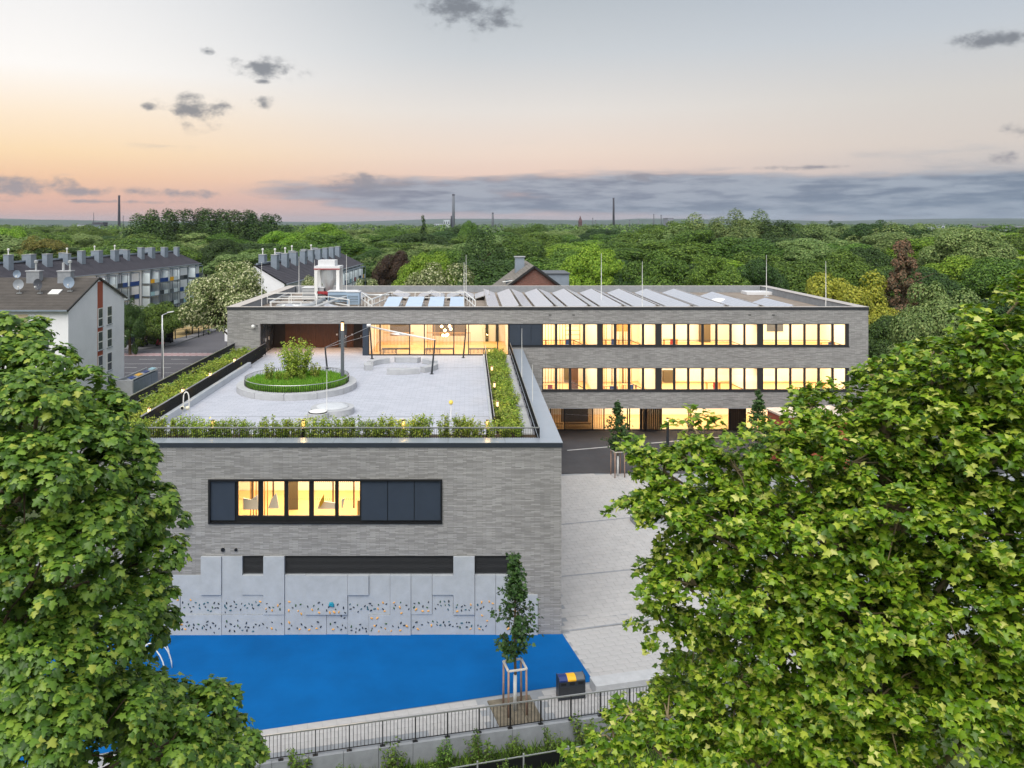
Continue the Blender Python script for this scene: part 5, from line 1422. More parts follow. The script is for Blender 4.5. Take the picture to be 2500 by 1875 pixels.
near_tree('maple_tree', 'large dark green maple filling the left foreground', maple_lobes, (-9.6, 16.5), -2.2, MAPLE_V, MAPLE_F, LEAF['maple'], 'bark', .128, 235, 21, 5.5, False, 3)
plane_lobes = [(1545,1120,60,15),(1620,1150,72,14.5),(1690,1045,44,14.5),(1700,1130,78,14),(1560,1230,62,14.5),(1660,1260,105,13.5),(1800,1150,88,13.5),(1880,1085,66,13.5),(1990,1010,66,13),(1950,1120,105,12.5),
 (1790,1290,115,12.5),(1640,1400,75,14),(1700,1430,105,13),(1620,1530,68,14),(1700,1570,80,13.5),(1850,1450,135,12),(2080,1005,75,12.5),(2080,1130,125,11.5),(2000,1320,145,11.5),(2180,935,85,12),(2230,1050,125,11),
 (2280,865,75,11.5),(2360,900,115,10.5),(2400,800,75,10.5),(2485,725,75,10),(2480,880,125,9.5),(2350,1080,145,10),(2470,1100,145,9.2),(2200,1250,155,10.5),(2400,1300,165,9.5),(2100,1500,155,10.5),(1950,1600,135,11.5),
 (1800,1665,95,12.5),(2300,1500,175,9.5),(2480,1500,175,8.8),(2150,1700,165,10),(1950,1780,135,11),(1780,1800,115,12),(1630,1750,80,13),(1545,1745,52,13.5),(1500,1815,62,13.5),(1620,1850,105,12.5),(1440,1862,52,13.5),
 (2350,1750,185,9),(2100,1880,165,9.8),(1850,1900,135,11),(2500,1750,185,8.5),(1800,1300,150,16),(2000,1400,230,15),(2200,1300,260,14),(2000,1700,260,14),(2350,1200,230,13),(1740,1760,150,15.5),(2600,1000,200,9.5),(2650,1400,220,9)]
near_tree('plane_tree', 'large sunlit yellow-green plane tree filling the right foreground', plane_lobes, (7.6, 14.2), -2.2, PLANE_V, PLANE_F, LEAF['plane'], 'bark_plane', .113, 236, 33, 5.4, True, 5)

# ------------------------------------------------------------------ shrubs on the terrace
def shrub_mesh(seed, h, w_, n, size, stems, lm):
    r = np.random.default_rng(seed); b = MB(); pos = []; nr = []; di = []
    for k in range(stems):
        a = r.uniform(0, 6.28); q = w_*.5*math.sqrt(r.random()); hh = h*r.uniform(.65, 1.05)
        p0 = Vector((q*.4*math.cos(a), q*.4*math.sin(a), 0)); p1 = Vector((q*math.cos(a), q*math.sin(a), hh))
        b.tube([p0, p0.lerp(p1, .5)+Vector((0, 0, .02)), p1], [.012, .009, .004], 4, False)
        for j in range(n//stems):
            f = r.uniform(.22, 1.02); c = np.array(p0.lerp(p1, f)); d = r.normal(size=3); d /= np.linalg.norm(d); d[2] = d[2]*.5+.25
            pos.append(c+d*.09*r.random()*(h/1.1)); nr.append(d*.5+np.array([0, 0, .8])+r.normal(size=3)*.4); di.append(d)
    pos = np.array(pos)
    me = leaf_mesh('foliage', pos, np.array(nr), np.array(di), size*r.uniform(.7, 1.3, len(pos)), SIMPLE_V, SIMPLE_F, lm)
    st = b.mesh('stems'); st.materials.append(MATS['bark']); return me, st
SH = [shrub_mesh(50+k, 1.15, .95, 620, .115, 16, LEAF['shrub']) for k in range(4)]
SHV = [shrub_mesh(70+k, 1.1, 1.0, 420, .10, 12, LEAF['broad']) for k in range(3)]  # verge shrubs: darker leaf colour paints in the shade they stand in
def shrub(name, label, group, loc, s=1.0, k=None, sxy=None):
    me, st = SH[random.randrange(4) if k is None else k]
    t = thing(name, label, 'shrub', group, loc=loc, rz=random.uniform(0, 6.28)); sx = sxy or s; t.scale = (sx, sx, s)
    inst('foliage', me, t); inst('stems', st, t); return t
zs_ = TF+.15
for k in range(52):
    x = -20.2+k*.42+random.uniform(-.16, .16)
    if random.random() < .08: continue
    shrub('hedge_shrub', 'leafy green shrub in the hedge behind the front terrace railing', 'front hedge shrubs', (x, 42.0+random.uniform(-.25, .55), zs_), random.uniform(.88, 1.18), sxy=random.uniform(.8, 1.05))
for k in range(24):
    for row, x in enumerate((1.95, 2.55)):
        y = 42.3+k*1.13+random.uniform(-.2, .2)+row*.5
        shrub('hedge_shrub', 'leafy green shrub in the long bed at the right of the terrace', 'right bed shrubs', (x+random.uniform(-.1, .1), y, zs_), random.uniform(.62, .85), sxy=random.uniform(.95, 1.25))
for k in range(23):
    for row, x in enumerate((-20.0, -19.2, -18.5)):
        y = 43.2+k*1.15+random.uniform(-.25, .25)+row*.35
        shrub('hedge_shrub', 'leafy green shrub in the long bed at the left of the terrace', 'left bed shrubs', (x+random.uniform(-.12, .12), y, zs_), random.uniform(.52, .78), sxy=random.uniform(1.0, 1.3))
# planting in the round planter
me, st = shrub_mesh(80, 2.85, 2.6, 3600, .16, 48, LEAF['shrub'])
t = thing('tall_shrub', 'tall many-stemmed shrub in the round planter', 'shrub', loc=(-12.3, 56.6, TF+.45)); inst('foliage', me, t); inst('stems', st, t)
for k, (dx_, dy_, s, lb) in enumerate(((-1.75, -.5, 1.15, 'upright shrub at the left foot of the tall shrub'), (1.3, .3, 1.2, 'upright shrub at the right foot of the tall shrub'), (-.5, -.9, .75, 'low shrub in front of the tall shrub'), (.6, -.8, .7, 'low shrub front right of the tall shrub'), (-1.0, -.9, .8, 'low shrub front left of the tall shrub'))):
    shrub('planter_shrub', lb + ' in the round planter', None, (-12.3+dx_, 56.6+dy_, TF+.42), s, sxy=s*.75)
def blades(name, pts, h, seed, parent, lm='grass', lean=.35):
    r = np.random.default_rng(seed); N = len(pts)
    V = np.array([(-.5, 0, 0), (.5, 0, 0), (0, 1, 0)]); V = np.array([(-.06, 0, 0), (.06, 0, 0), (.03, .6, .08), (0, 1, .25)])
    d = np.c_[r.normal(size=(N, 2))*lean, np.ones(N)]; n = np.c_[r.normal(size=(N, 2)), np.zeros(N)]
    me = leaf_mesh(name, pts, n, d, h*r.uniform(.5, 1.3, N), V, [(0, 1, 2), (0, 2, 3)], LEAF[lm])
    o = obj(name, me, None, parent); return tag(o, kind='stuff')
r = np.random.default_rng(5); n = 15000; a = r.uniform(0, 6.28, n); q = 3.5*np.sqrt(r.random(n))
blades('grass', np.c_[PC[0]+q*np.cos(a), PC[1]+q*np.sin(a), np.full(n, TF+.40)+.1*(1-q/3.5)], .34, 6, rp)

# ------------------------------------------------------------------ young trees with stakes
def young_tree(label, bx, by, bz, h, w_, seed, stakes=True, grate=None, stake_label='', white=True):
    r = np.random.default_rng(seed)
    t = thing('young_tree', label, 'tree', loc=(bx, by, bz))
    b = MB().tube([(0,0,0), (.02,0,h*.25), (-.02,.02,h*.5), (.03,0,h*.75), (-.06,0,h)], [.07, .06, .05, .03, .008], 8); 
    br_ = MB(); P_, N_, Dd = [], [], []
    z0 = h*.36
    for k in range(70):
        f = r.random()**1.1; z = z0+(h-z0)*f
        prof = (1.0 if f < .35 else max(.12, 1.0-(f-.35)*1.55)) * (.45+min(1, f/.12)*.55)
        a = r.uniform(0, 6.28); L = w_*.5*prof*r.uniform(.5, 1.1)
        p0 = Vector((0,0,z-.15)); p1 = Vector((L*math.cos(a), L*math.sin(a), z+.35*L)); br_.tube([p0, p0.lerp(p1, .5)+Vector((0,0,.04)), p1], [.018, .011, .004], 4, False)
        for j in range(26):
            q = r.uniform(.25, 1.05); c = np.array(p0.lerp(p1, q))+r.normal(size=3)*.09; P_.append(c); N_.append(np.array([0,0,.8])+r.normal(size=3)*.5+np.array([math.cos(a), math.sin(a), 0])*.4); Dd.append(np.array([math.cos(a), math.sin(a), -.4])+r.normal(size=3)*.5)
    for j in range(120):
        f = r.uniform(.72, 1.02); P_.append(np.array([-.05*f, 0, h*f])+r.normal(size=3)*np.array([.10, .10, .05])); N_.append(r.normal(size=3)+np.array([0,0,.8])); Dd.append(r.normal(size=3))
    P_ = np.array(P_)
    obj('crown', leaf_mesh('crown', P_, np.array(N_), np.array(Dd), .15*r.uniform(.7, 1.25, len(P_)), MAPLE_V, MAPLE_F, LEAF['young']), None, t)
    b.build('trunk', 'bark', t, True); br_.build('branches', 'bark', t)
    if white: MB().tube([(0,0,.02), (.012,0,1.55)], [.082, .075], 10).build('trunk_wrap', 'bark_white', t, True)
    if stakes:
        s_ = thing('tree_stakes', stake_label, 'tree stakes', loc=(bx, by, bz), rz=R(SITE)); q = .40; hh = 1.95
        for sx in (-q, q):
            for sy in (-q, q): MB().tube([(sx, sy, 0), (sx*.97, sy*.97, hh)], .045, 8).build('stake', 'wood_stake', s_, True)
        for (a_, c_) in (((-q,-q), (q,-q)), ((q,-q), (q,q)), ((q,q), (-q,q)), ((-q,q), (-q,-q))): MB().bar((a_[0], a_[1], hh), (c_[0], c_[1], hh), .09, .05).build('cross_bar', 'wood_pale', s_)
    return t
b0 = on_z(1257, 1735, -1.33)
young_tree('slim young tree with a white-wrapped stem at the front of the blue court', b0.x, b0.y, -1.33, 6.55, 1.9, 61, stake_label='four timber stakes with a pale frame round the young tree on the court')
b1 = G(1508, 1162)
young_tree('young tree in front of the dark ground-floor glazing', b1.x, b1.y, zg(b1.y), b1.z*0+ZD(985, b1.y)-zg(b1.y), 2.3, 62, stake_label='timber stakes round the young tree by the dark glazing')
q = P(1852, 955, 60.5)
young_tree('young tree in front of the ground-floor windows near the right end', q.x, 60.5, zg(60.5), q.z-zg(60.5), 2.1, 63, stake_label='timber stakes round the young tree near the right end')
# tree grate: square of slats
gt = thing('tree_grate', 'square slatted timber grate round the foot of the young tree on the court', 'tree grate')
e0, e1, e2, e3 = GR
MB().poly([(p.x, p.y, -1.344) for p in (e0, e3, e2, e1)]).build('soil', 'soil', gt)
for k in range(26):
    f = (k+.5)/26; a_ = e0.lerp(e3, f); c_ = e1.lerp(e2, f)
    n2 = 3
    for i in range(n2):
        s0, s1 = a_.lerp(c_, i/n2+.006), a_.lerp(c_, (i+1)/n2-.006)
        MB().bar(s0+Vector((0,0,.022)), s1+Vector((0,0,.022)), .045, .03).build('slat', 'grate_slat', gt)

# ================================================================== COURT EDGE
zc = -1.35
rw_ = thing('retaining_wall', 'low grey concrete retaining wall under the court fence', 'wall')
L = (FB-FA).length+16; d = fdir; A0 = FA-d*8; n_ = int(L/1.35)
for k in range(n_):
    p, q = A0+d*(L*k/n_+.008), A0+d*(L*(k+1)/n_-.008); nv = Vector((d.y, -d.x, 0))
    b = MB(); i0 = 0
    for z in (-2.6, zc+.05):
        b.v += [(*(p+nv*.30).xy, z), (*(q+nv*.30).xy, z), (*(q+nv*.06).xy, z), (*(p+nv*.06).xy, z)]
    b.f += [(0,3,2,1), (4,5,6,7), (0,1,5,4), (1,2,6,5), (2,3,7,6), (3,0,4,7)]
    b.build('wall_block', 'concrete_grey', rw_)
fe = thing('court_fence', 'dark steel bar fence along the front edge of the court', 'fence')
A1 = FA-d*2+Vector((nv.x*.18, nv.y*.18, .06)); L = (FB-FA).length+4; ang = math.atan2(d.y, d.x)
MB().bar(A1+Vector((0,0,1.0)), A1+d*L+Vector((0,0,1.0)), .05, .05).build('top_rail', 'rail_top', fe)
MB().bar(A1+Vector((0,0,.1)), A1+d*L+Vector((0,0,.1)), .035, .02).build('bottom_rail', 'black_metal', fe)
ng = int(L/.145); bm = MB().box(-.009, .009, -.014, .014, .1, .99).mesh('bar'); bm.materials.append(MATS['black_metal'])
for k in range(ng): inst('bar', bm, fe, tuple(A1+d*(L*k/ng)), (0, 0, ang))
pm2 = MB().box(-.012, .012, -.04, .04, 0, 1.0).box(-.1, .1, -.07, .07, -.005, .015).mesh('post'); pm2.materials.append(MATS['black_metal'])
for k in range(int(L/1.31)+1): inst('post', pm2, fe, tuple(A1+d*(1.31*k)), (0, 0, ang))
# planting strip in front of the wall
r = np.random.default_rng(9); n = 16000
f = r.uniform(-4, 24, n); o_ = .35+r.random(n)**1.1*5.2
pts = np.c_[FA.x+d.x*f+nv.x*o_, FA.y+d.y*f+nv.y*o_, np.full(n, -2.16)]
tag(blades('verge_grass', pts, .38, 12, None, 'broad', .6), 'rough dark grass on the strip below the retaining wall', 'grass', kind='stuff')
vs_ = [(1, .6, 1.1), (2.6, .5, 1.5), (4.4, .8, .9), (6.2, .6, 1.4), (8.3, .7, 1.1), (9.6, 1.0, 1.5), (11.2, .7, 1.0), (12.6, 1.1, 1.3), (14.2, .8, 1.6), (15.4, 1.5, 1.4), (7.4, 2.2, 1.2), (10.4, 2.2, 1.0), (13.3, 2.3, 1.2), (5.2, 2.0, .9)]
for k, (f_, o2, s) in enumerate(vs_):
    p = FA+d*f_+nv*o2
    me, st = SHV[k % 3]; t = thing('verge_shrub', ('loose shrub against the foot of the retaining wall' if o2 < 1.2 else 'loose shrub in the grass strip away from the retaining wall'), 'shrub', ('shrubs along the foot of the wall' if o2 < 1.2 else 'shrubs out in the grass strip'), loc=(p.x, p.y, -2.16), rz=k)
    t.scale = (s*.85, s*.85, s*.78); c = inst('foliage', me, t); inst('stems', st, t)
sf = thing('screen_fence', 'low black mesh screen fence at the bottom edge of the picture', 'fence')
pa, pb = on_z(1120, 1874, -1.55), on_z(1430, 1822, -1.55)
dd2 = (pb-pa).normalized(); pb = pb+dd2*3; pa = pa-dd2*3; nseg = 6
for k in range(nseg):
    p, q = pa.lerp(pb, k/nseg), pa.lerp(pb, (k+1)/nseg)
    MB().bar((p.x, p.y, -1.85), (q.x, q.y, -1.85), .02, .55).build('screen', 'black_metal', sf)
    MB().bar((p.x, p.y, -2.2), (p.x, p.y, -1.42), .06).build('post', 'galvanised', sf)
MB().bar((pa.x, pa.y, -1.52), (pb.x, pb.y, -1.52), .03).build('rail', 'galvanised', sf)

# triple bin
q = on_z(1395, 1711, zc)
bn = thing('recycling_bin', 'dark triple recycling bin with blue, yellow and grey lids by the fence', 'bin', loc=(q.x, q.y+.25, zc+.012), rz=R(SITE-3))
Wb, Db, Hb = 1.16, .42, .86
MB().box(-Wb/2, Wb/2, -Db/2, Db/2, .05, Hb).box(-Wb/2+.04, Wb/2-.04, -Db/2+.04, Db/2-.04, 0, .05).build('body', 'anthracite', bn, bevel=.01)
MB().box(-Wb/2-.02, -Wb/2, -Db/2-.01, Db/2+.01, 0, Hb+.14).box(Wb/2, Wb/2+.02, -Db/2-.01, Db/2+.01, 0, Hb+.14).build('side_plate', 'frame_metal', bn)
for k, m2 in enumerate(('navy_paint', 'yellow_paint', 'grey_paint')):
    x0 = -Wb/2+Wb*k/3+.004; x1 = -Wb/2+Wb*(k+1)/3-.004
    b = MB(); pr = [(-Db/2-.015, Hb-.04), (-Db/2-.015, Hb+.02), (-.1, Hb+.12), (.05, Hb+.14), (Db/2, Hb+.1), (Db/2, Hb-.04)]
    i0 = 0; b.v += [(x0, y, z) for y, z in pr] + [(x1, y, z) for y, z in pr]; nn = len(pr)
    b.f += [tuple(range(nn)), tuple(range(2*nn-1, nn-1, -1))] + [(k2, k2+nn, (k2+1) % nn+nn, (k2+1) % nn) for k2 in range(nn)]
    b.build('lid', m2, bn)
    MB().box(x0+.07, x1-.07, -Db/2-.012, -Db/2-.001, Hb-.2, Hb-.1).build('slot', 'black_metal', bn)
    MB().box(x0+.01, x1-.01, -Db/2-.009, -Db/2-.001, .1, Hb-.26).build('door', 'frame_metal', bn)
q = on_z(1455, 1702, zc)
sb = thing('concrete_block', 'pale concrete seat block behind the fence beside the triple bin', 'seat block', loc=(q.x, q.y, zc), rz=R(SITE))
MB().box(0, 3.2, 0, .75, 0, .48).build('block', 'concrete', sb, bevel=.02)
q = G(1585, 1285)
sb = thing('concrete_block', 'grey concrete seat block on the plaza at the edge of the plane tree', 'seat block', loc=(q.x-.9, q.y, zg(q.y)), rz=R(SITE))
MB().box(0, 2.4, 0, .9, 0, .45).build('block', 'concrete_grey', sb, bevel=.02)
# play hoops behind the maple
hp = thing('play_hoops', 'white tubular play arches at the left of the blue court', 'play frame')
for k, (px, py, w2, h2) in enumerate(((345, 1650, 1.1, 1.5), (372, 1640, .8, 1.35), (330, 1625, 1.4, 1.7))):
    c = on_z(px, py, zc); MB().tube([c+Vector((w2*math.cos(a), .3*k*math.cos(a), h2*math.sin(a))) for a in np.linspace(0, math.pi, 15)], .03, 7).build('arch', 'white_paint', hp, True)

# bollard lamp and container in front of the long wing
q = G(1630, 1098)
bl_ = thing('bollard_lamp', 'dark lamp column with a small glowing head in front of the lit glazing', 'lamp post', loc=(q.x, q.y, zg(q.y)))
hb = ZD(1020, q.y)-zg(q.y)
MB().tube([(0,0,0), (0,0,hb-.35)], .12, 10).build('column', 'frame_metal', bl_); MB().tube([(0,0,hb-.35), (0,0,hb-.08)], .1, 10).build('lantern', 'lamp_soft', bl_); MB().tube([(0,0,hb-.08), (0,0,hb)], .12, 10).build('cap', 'frame_metal', bl_)
q = P(1915, 1016, 62)
ct = thing('store_shed', 'small shed with pale roof and pinkish wall in front of the right windows', 'shed', loc=(q.x, 62, 0), rz=R(8))
MB().box(0, 5.5, 0, 2.6, 0, q.z-.1).build('wall', 'terracotta', ct); MB().box(-.15, 5.65, -.15, 2.75, q.z-.1, q.z+.04).build('roof', 'roof_coping', ct)
MB().box(1.0, 1.9, -.03, -.002, 0, 2.0).build('door', 'grey_paint', ct)

# ================================================================== WHITE HOUSE
GX, GY0, GY1 = -40.4, 80.3, 93.3
wh = thing('white_house', 'white rendered house with dark tiled roof and terracotta strips on its gable', 'house')
ez, rz_ = ZD(753, GY0), ZD(678, (GY0+GY1)/2); ym = (GY0+GY1)/2; WX = -75
b = MB(); b.v += [(GX, GY0, 0), (GX, GY1, 0), (GX, GY1, ez), (GX, ym, rz_-.15), (GX, GY0, ez), (WX, GY0, 0), (WX, GY1, 0), (WX, GY1, ez), (WX, ym, rz_-.15), (WX, GY0, ez)]
b.f += [(0,1,2,3,4), (9,8,7,6,5), (0,4,9,5), (2,1,6,7)]
b.build('wall', 'white_render', wh)
sl_ = (rz_-ez)/(ym-GY0)
rt = bpy.data.objects.new('roof', None); col.objects.link(rt); rt.parent = wh
nrow = 22
for side in (-1, 1):
    b = MB()
    for k in range(nrow):
        f0, f1 = k/nrow, (k+1)/nrow; ya = ym+side*(1-f0)*(ym-GY0+.45); yb = ym+side*(1-f1)*(ym-GY0+.45)
        za = rz_-sl_*(1-f0)*(ym-GY0+.45); zb2 = rz_-sl_*(1-f1)*(ym-GY0+.45)
        q_ = [(WX, ya, za+.06), (GX+.18, ya, za+.06), (GX+.18, yb, zb2+.02), (WX, yb, zb2+.02)]
        b.quad(*(q_ if side < 0 else q_[::-1])); b.quad((WX, ya, za), (GX+.18, ya, za), (GX+.18, ya, za+.06), (WX, ya, za+.06))
    b.build('tile_slope', 'roof_tile_brown', rt)
MB().bar((WX, GY0-.5, ez-.18), (GX+.1, GY0-.5, ez-.18), .14).build('gutter', 'zinc', rt)
b = MB()
for side in (-1, 1): b.bar((GX+.15, ym, rz_-.02), (GX+.15, ym+side*(ym-GY0+.45), rz_-.02-sl_*(ym-GY0+.45)), .1, .2)
b.build('verge', 'frame_dark', rt)
def gy(px): return F*(-GX)/(VX-px)
gcols = [(238, 251), (260.5, 273.5)]
gy0, gy1 = gy(238), gy(251)
storeys = [ZD(752, 87.2), ZD(809, 87.2), ZD(868, 87.2), ZD(924, 87.2)]
MB().box(GX+.003, GX+.02, gy0, gy1, 0.2, rz_-sl_*(ym-gy0)-.35 if gy0 < ym else rz_-.6).build('terracotta_strip', 'terracotta', wh)
def house_window(par, x, y0, y1, z0, z1, split=.55):
    o = bpy.data.objects.new('window', None); col.objects.link(o); o.parent = par
    MB().box(x+.004, x+.05, y0, y1, z0, z1).build('frame', 'white_paint', o)
    zs = z0+(z1-z0)*(1-split)
    MB().box(x+.051, x+.06, y0+.1, y1-.14, zs+.06, z1-.08).build('pane', 'window_dark', o); MB().box(x+.051, x+.06, y0+.1, y1-.14, z0+.08, zs-.06).build('pane', 'window_dark', o)
    MB().box(x+.004, x+.12, y0-.05, y1+.05, z0-.06, z0).build('sill', 'zinc', o)
for (a_, c_) in gcols:
    y0_, y1_ = gy(a_), gy(c_)
    for z in storeys: house_window(wh, GX+.018 if a_ < 250 else GX, y0_+.05, y1_-.05, z-2.05, z)
def fwin(px0, px1, py0, py1, m2='window_dark'):
    o = bpy.data.objects.new('window', None); col.objects.link(o); o.parent = wh
    x0, x1, z1, z0 = XD(px0, GY0), XD(px1, GY0), ZD(py0, GY0), ZD(py1, GY0)
    MB().box(x0, x1, GY0-.05, GY0-.004, z0, z1).build('frame', 'white_paint', o); MB().box(x0+.15, x1-.08, GY0-.06, GY0-.051, z0+.1, z1-.1).build('pane', m2, o)
    MB().box(x0-.05, x1+.05, GY0-.14, GY0-.004, z0-.07, z0).build('sill', 'zinc', o)
fwin(101, 122, 766, 793, 'white_paint'); fwin(101, 122, 822, 850); fwin(36, 71, 765, 815, 'curtain'); fwin(-20, 20, 765, 800)
for px, nm in ((86, 'a'), (162, 'b')):
    y_ = ym-.9; x_ = XD(px, y_)
    c_ = bpy.data.objects.new('chimney', None); col.objects.link(c_); c_.parent = wh
    MB().box(x_-.75, x_+.65, y_-.4, y_+.4, rz_-1.5, rz_+.75).build('stack', 'concrete_grey', c_); MB().box(x_-.82, x_+.72, y_-.47, y_+.47, rz_+.75, rz_+.85).build('slab', 'concrete', c_)
    MB().lathe((x_+(.1 if nm == 'a' else .4), y_, rz_+.85), [(.1, 0), (.1, .8), (.2, .82), (.2, 1.05), (.05, 1.12)], 10).build('flue', 'galvanised', c_)
    if nm == 'b': MB().tube([(x_-.3, y_, rz_+.85), (x_-.3, y_, rz_+1.7)], .14, 10).build('pipe', 'concrete', c_)
def roof_pt(px, py):
    for D in np.linspace(GY0-.4, ym, 400):
        z = rz_-sl_*(ym-D)+.06
        if ZD(py, D) <= z: return Vector((XD(px, D), D, z))
    return Vector((XD(px, ym), ym, rz_))
for px, py, rr_, m2, lb in ((48, 716, .52, 'satellite_grey', 'pale round satellite dish on the dark roof, leftmost of the large ones'), (45, 690, .4, 'satellite_blue', 'bluish satellite dish higher up behind the pale one'), (99, 716, .56, 'satellite_dark', 'dark grey satellite dish in the middle of the roof'), (172, 711, .58, 'satellite_blue', 'large pale blue satellite dish near the gable end')):
    q = roof_pt(px, py); t = thing('satellite_dish', lb, 'satellite dish', 'satellite dishes', loc=q, rz=R(random.uniform(-15, 15)))
    b = MB(); n = 24
    for rr2, yy in ((0, .12), (.5, .09), (1, -.02)):
        for j in range(n): a = 2*math.pi*j/n; b.v.append((rr_*rr2*math.cos(a), -.35+yy, .95+rr_*rr2*math.sin(a)*1.05))
    for i in range(2):
        for j in range(n): b.f.append((i*n+j, i*n+(j+1) % n, (i+1)*n+(j+1) % n, (i+1)*n+j))
    b.build('dish', m2, t, True)
    MB().tube([(0,0,-.1), (0,-.1,.5), (0,-.25,.9)], .035, 6).box(-.25, .25, -.2, .1, -.02, .05).build('mount', 'galvanised', t); MB().bar((0,-.3,.45), (.15,-.85,.75), .04).box(.08, .22, -.95, -.8, .68, .82).build('feed_arm', 'white_paint', t)
q = roof_pt(135, 714); o = MB().obox(q+Vector((0,0,.05)), 1.1, 1.0, .1, 0, math.atan(sl_)).build('roof_window', 'white_paint', wh)

# ================================================================== LONG BLOCKS WITH BALCONIES
def block(label, eA, eB, ez_, rz2, width, base, chim_t, stacks, gable_m='white_render'):
    eA, eB = Vector(eA), Vector(eB); d_ = (eB-eA); L_ = d_.length; d_.normalize(); nl = Vector((-d_.y, d_.x))      # nl points away from the facade
    t = thing('apartment_block', label, 'apartment block')
    pt_ = lambda s, o, z: (eA.x+d_.x*s+nl.x*o, eA.y+d_.y*s+nl.y*o, z)
    b = MB(); b.v += [pt_(0, .5, base), pt_(L_, .5, base), pt_(L_, .5, ez_), pt_(0, .5, ez_), pt_(0, width-.5, base), pt_(L_, width-.5, base), pt_(L_, width-.5, ez_), pt_(0, width-.5, ez_), pt_(0, width/2, rz2-.3), pt_(L_-2.5, width/2, rz2-.4)]
    b.f += [(0,1,2,3), (5,4,7,6), (4,0,3,8,7), (1,5,6,2)]; b.build('wall', gable_m, t)
    b = MB(); hip = 4.0
    b.v += [pt_(-.3, 0, ez_), pt_(L_+.3, 0, ez_), pt_(L_-hip, width/2, rz2), pt_(-.3, width/2, rz2), pt_(-.3, width, ez_), pt_(L_+.3, width, ez_)]
    b.f += [(0,1,2,3), (3,2,5,4), (1,5,2)]; b.build('roof', 'roof_tile', t)
    b = MB(); n = 16
    for k in range(1, n):
        f = k/n; b.bar(pt_(-.25, width/2*f, ez_+(rz2-ez_)*f+.03), pt_(L_-hip*f+.2, width/2*f, ez_+(rz2-ez_)*f+.03), .05)
    b.build('tile_courses', 'roof_tile', t)
    MB().bar(pt_(-.3, -.05, ez_-.05), pt_(L_+.3, -.05, ez_-.05), .16).build('gutter', 'zinc', t)
    MB().bar(pt_(-.3, width/2-.5, rz2+.02), pt_(L_-hip, width/2-.5, rz2+.02), .25, .3).build('ridge_cap', 'zinc', t)
    for s, o, w2, h2, fl in chim_t:
        c_ = bpy.data.objects.new('chimney', None); col.objects.link(c_); c_.parent = t
        q = Vector(pt_(s, o, 0)); a_ = math.atan2(d_.y, d_.x)
        MB().obox((q.x, q.y, rz2-1.6+(h2+1.6)/2), w2, 1.0, h2+1.6, a_).build('stack', 'zinc', c_); MB().obox((q.x, q.y, rz2+h2+.04), w2+.12, 1.12, .08, a_).build('cap', 'galvanised', c_)
        ns = int(w2/.35)
        b = MB()
        for i in range(ns+1): pq = q+Vector((d_.x, d_.y, 0))*(-w2/2+w2*i/ns)+Vector((-nl.x, -nl.y, 0))*.51; b.bar((pq.x, pq.y, rz2-1.6), (pq.x, pq.y, rz2+h2), .05)
        b.build('seam', 'zinc', c_)
        if fl: MB().lathe((q.x, q.y, rz2+h2+.08), [(.1, 0), (.1, .7), (.2, .72), (.2, 1.0), (.03, 1.08)], 8).build('flue', 'white_paint', c_)
    cols_ = ['blue_paint', 'red_paint', 'pale_blue_paint', 'blue_paint', 'anthracite', 'red_paint', 'pale_blue_paint', 'grey_paint', 'blue_paint', 'yellow_paint']
    rc = random.Random(4)
    for k, (s0, s1, dep) in enumerate(stacks):
        st_ = bpy.data.objects.new('balcony_stack', None); col.objects.link(st_); st_.parent = t
        fr = MB()
        for s in (s0, s1):
            for o in (.45, .45-dep): fr.bar(pt_(s, o, base), pt_(s, o, ez_-.35), .12)
        for lv in range(5):
            z = ez_-.4-lv*2.75
            if z < base: break
            for o in (.45-dep,): fr.bar(pt_(s0, o, z), pt_(s1, o, z), .16)
            for s in (s0, s1): fr.bar(pt_(s, .45, z), pt_(s, .45-dep, z), .16)
        fr.build('frame', 'balcony_frame', st_)
        for lv in range(4):
            z = ez_-.4-(lv+1)*2.75
            if z < base-1: break
            sm = s0+(s1-s0)*.5
            b = MB(); i0 = 0; b.v += [pt_(s0, .45, z-.12), pt_(s1, .45, z-.12), pt_(s1, .4-dep, z-.12), pt_(s0, .4-dep, z-.12), pt_(s0, .45, z), pt_(s1, .45, z), pt_(s1, .4-dep, z), pt_(s0, .4-dep, z)]
            b.f += [(0,1,2,3), (7,6,5,4), (3,2,6,7), (0,3,7,4), (1,5,6,2)]; b.build('floor', 'concrete', st_)
            MB().bar(pt_(s0+.06, .42-dep, z+.5), pt_(s1-.06, .42-dep, z+.5), .95, .05).build('parapet', rc.choice(cols_), st_) if False else None
            for sa_, sb_, pc_ in ((s0+.06, sm-.02, rc.choice(cols_)), (sm+.02, s1-.06, 'balcony_screen' if rc.random() < .6 else rc.choice(cols_))):
                b = MB(); b.v += [pt_(sa_, .42-dep, z+.02), pt_(sb_, .42-dep, z+.02), pt_(sb_, .42-dep, z+.95), pt_(sa_, .42-dep, z+.95), pt_(sa_, .47-dep, z+.02), pt_(sb_, .47-dep, z+.02), pt_(sb_, .47-dep, z+.95), pt_(sa_, .47-dep, z+.95)]
                b.f += [(0,1,2,3), (7,6,5,4), (3,2,6,7)]; b.build('parapet', pc_, st_)
            b = MB(); b.v += [pt_(s0+.02, .4, z+.02), pt_(s0+.02, .5-dep, z+.02), pt_(s0+.02, .5-dep, z+2.3), pt_(s0+.02, .4, z+2.3)]; b.f += [(0,1,2,3)]; b.build('glass_screen', 'balcony_screen', st_)
            b = MB(); b.v += [pt_(s0+.8, .44, z+.05), pt_(s0+1.9, .44, z+.05), pt_(s0+1.9, .44, z+2.1), pt_(s0+.8, .44, z+2.1)]; b.f += [(0,1,2,3)]; b.build('window', 'satellite_blue', st_)
    return t
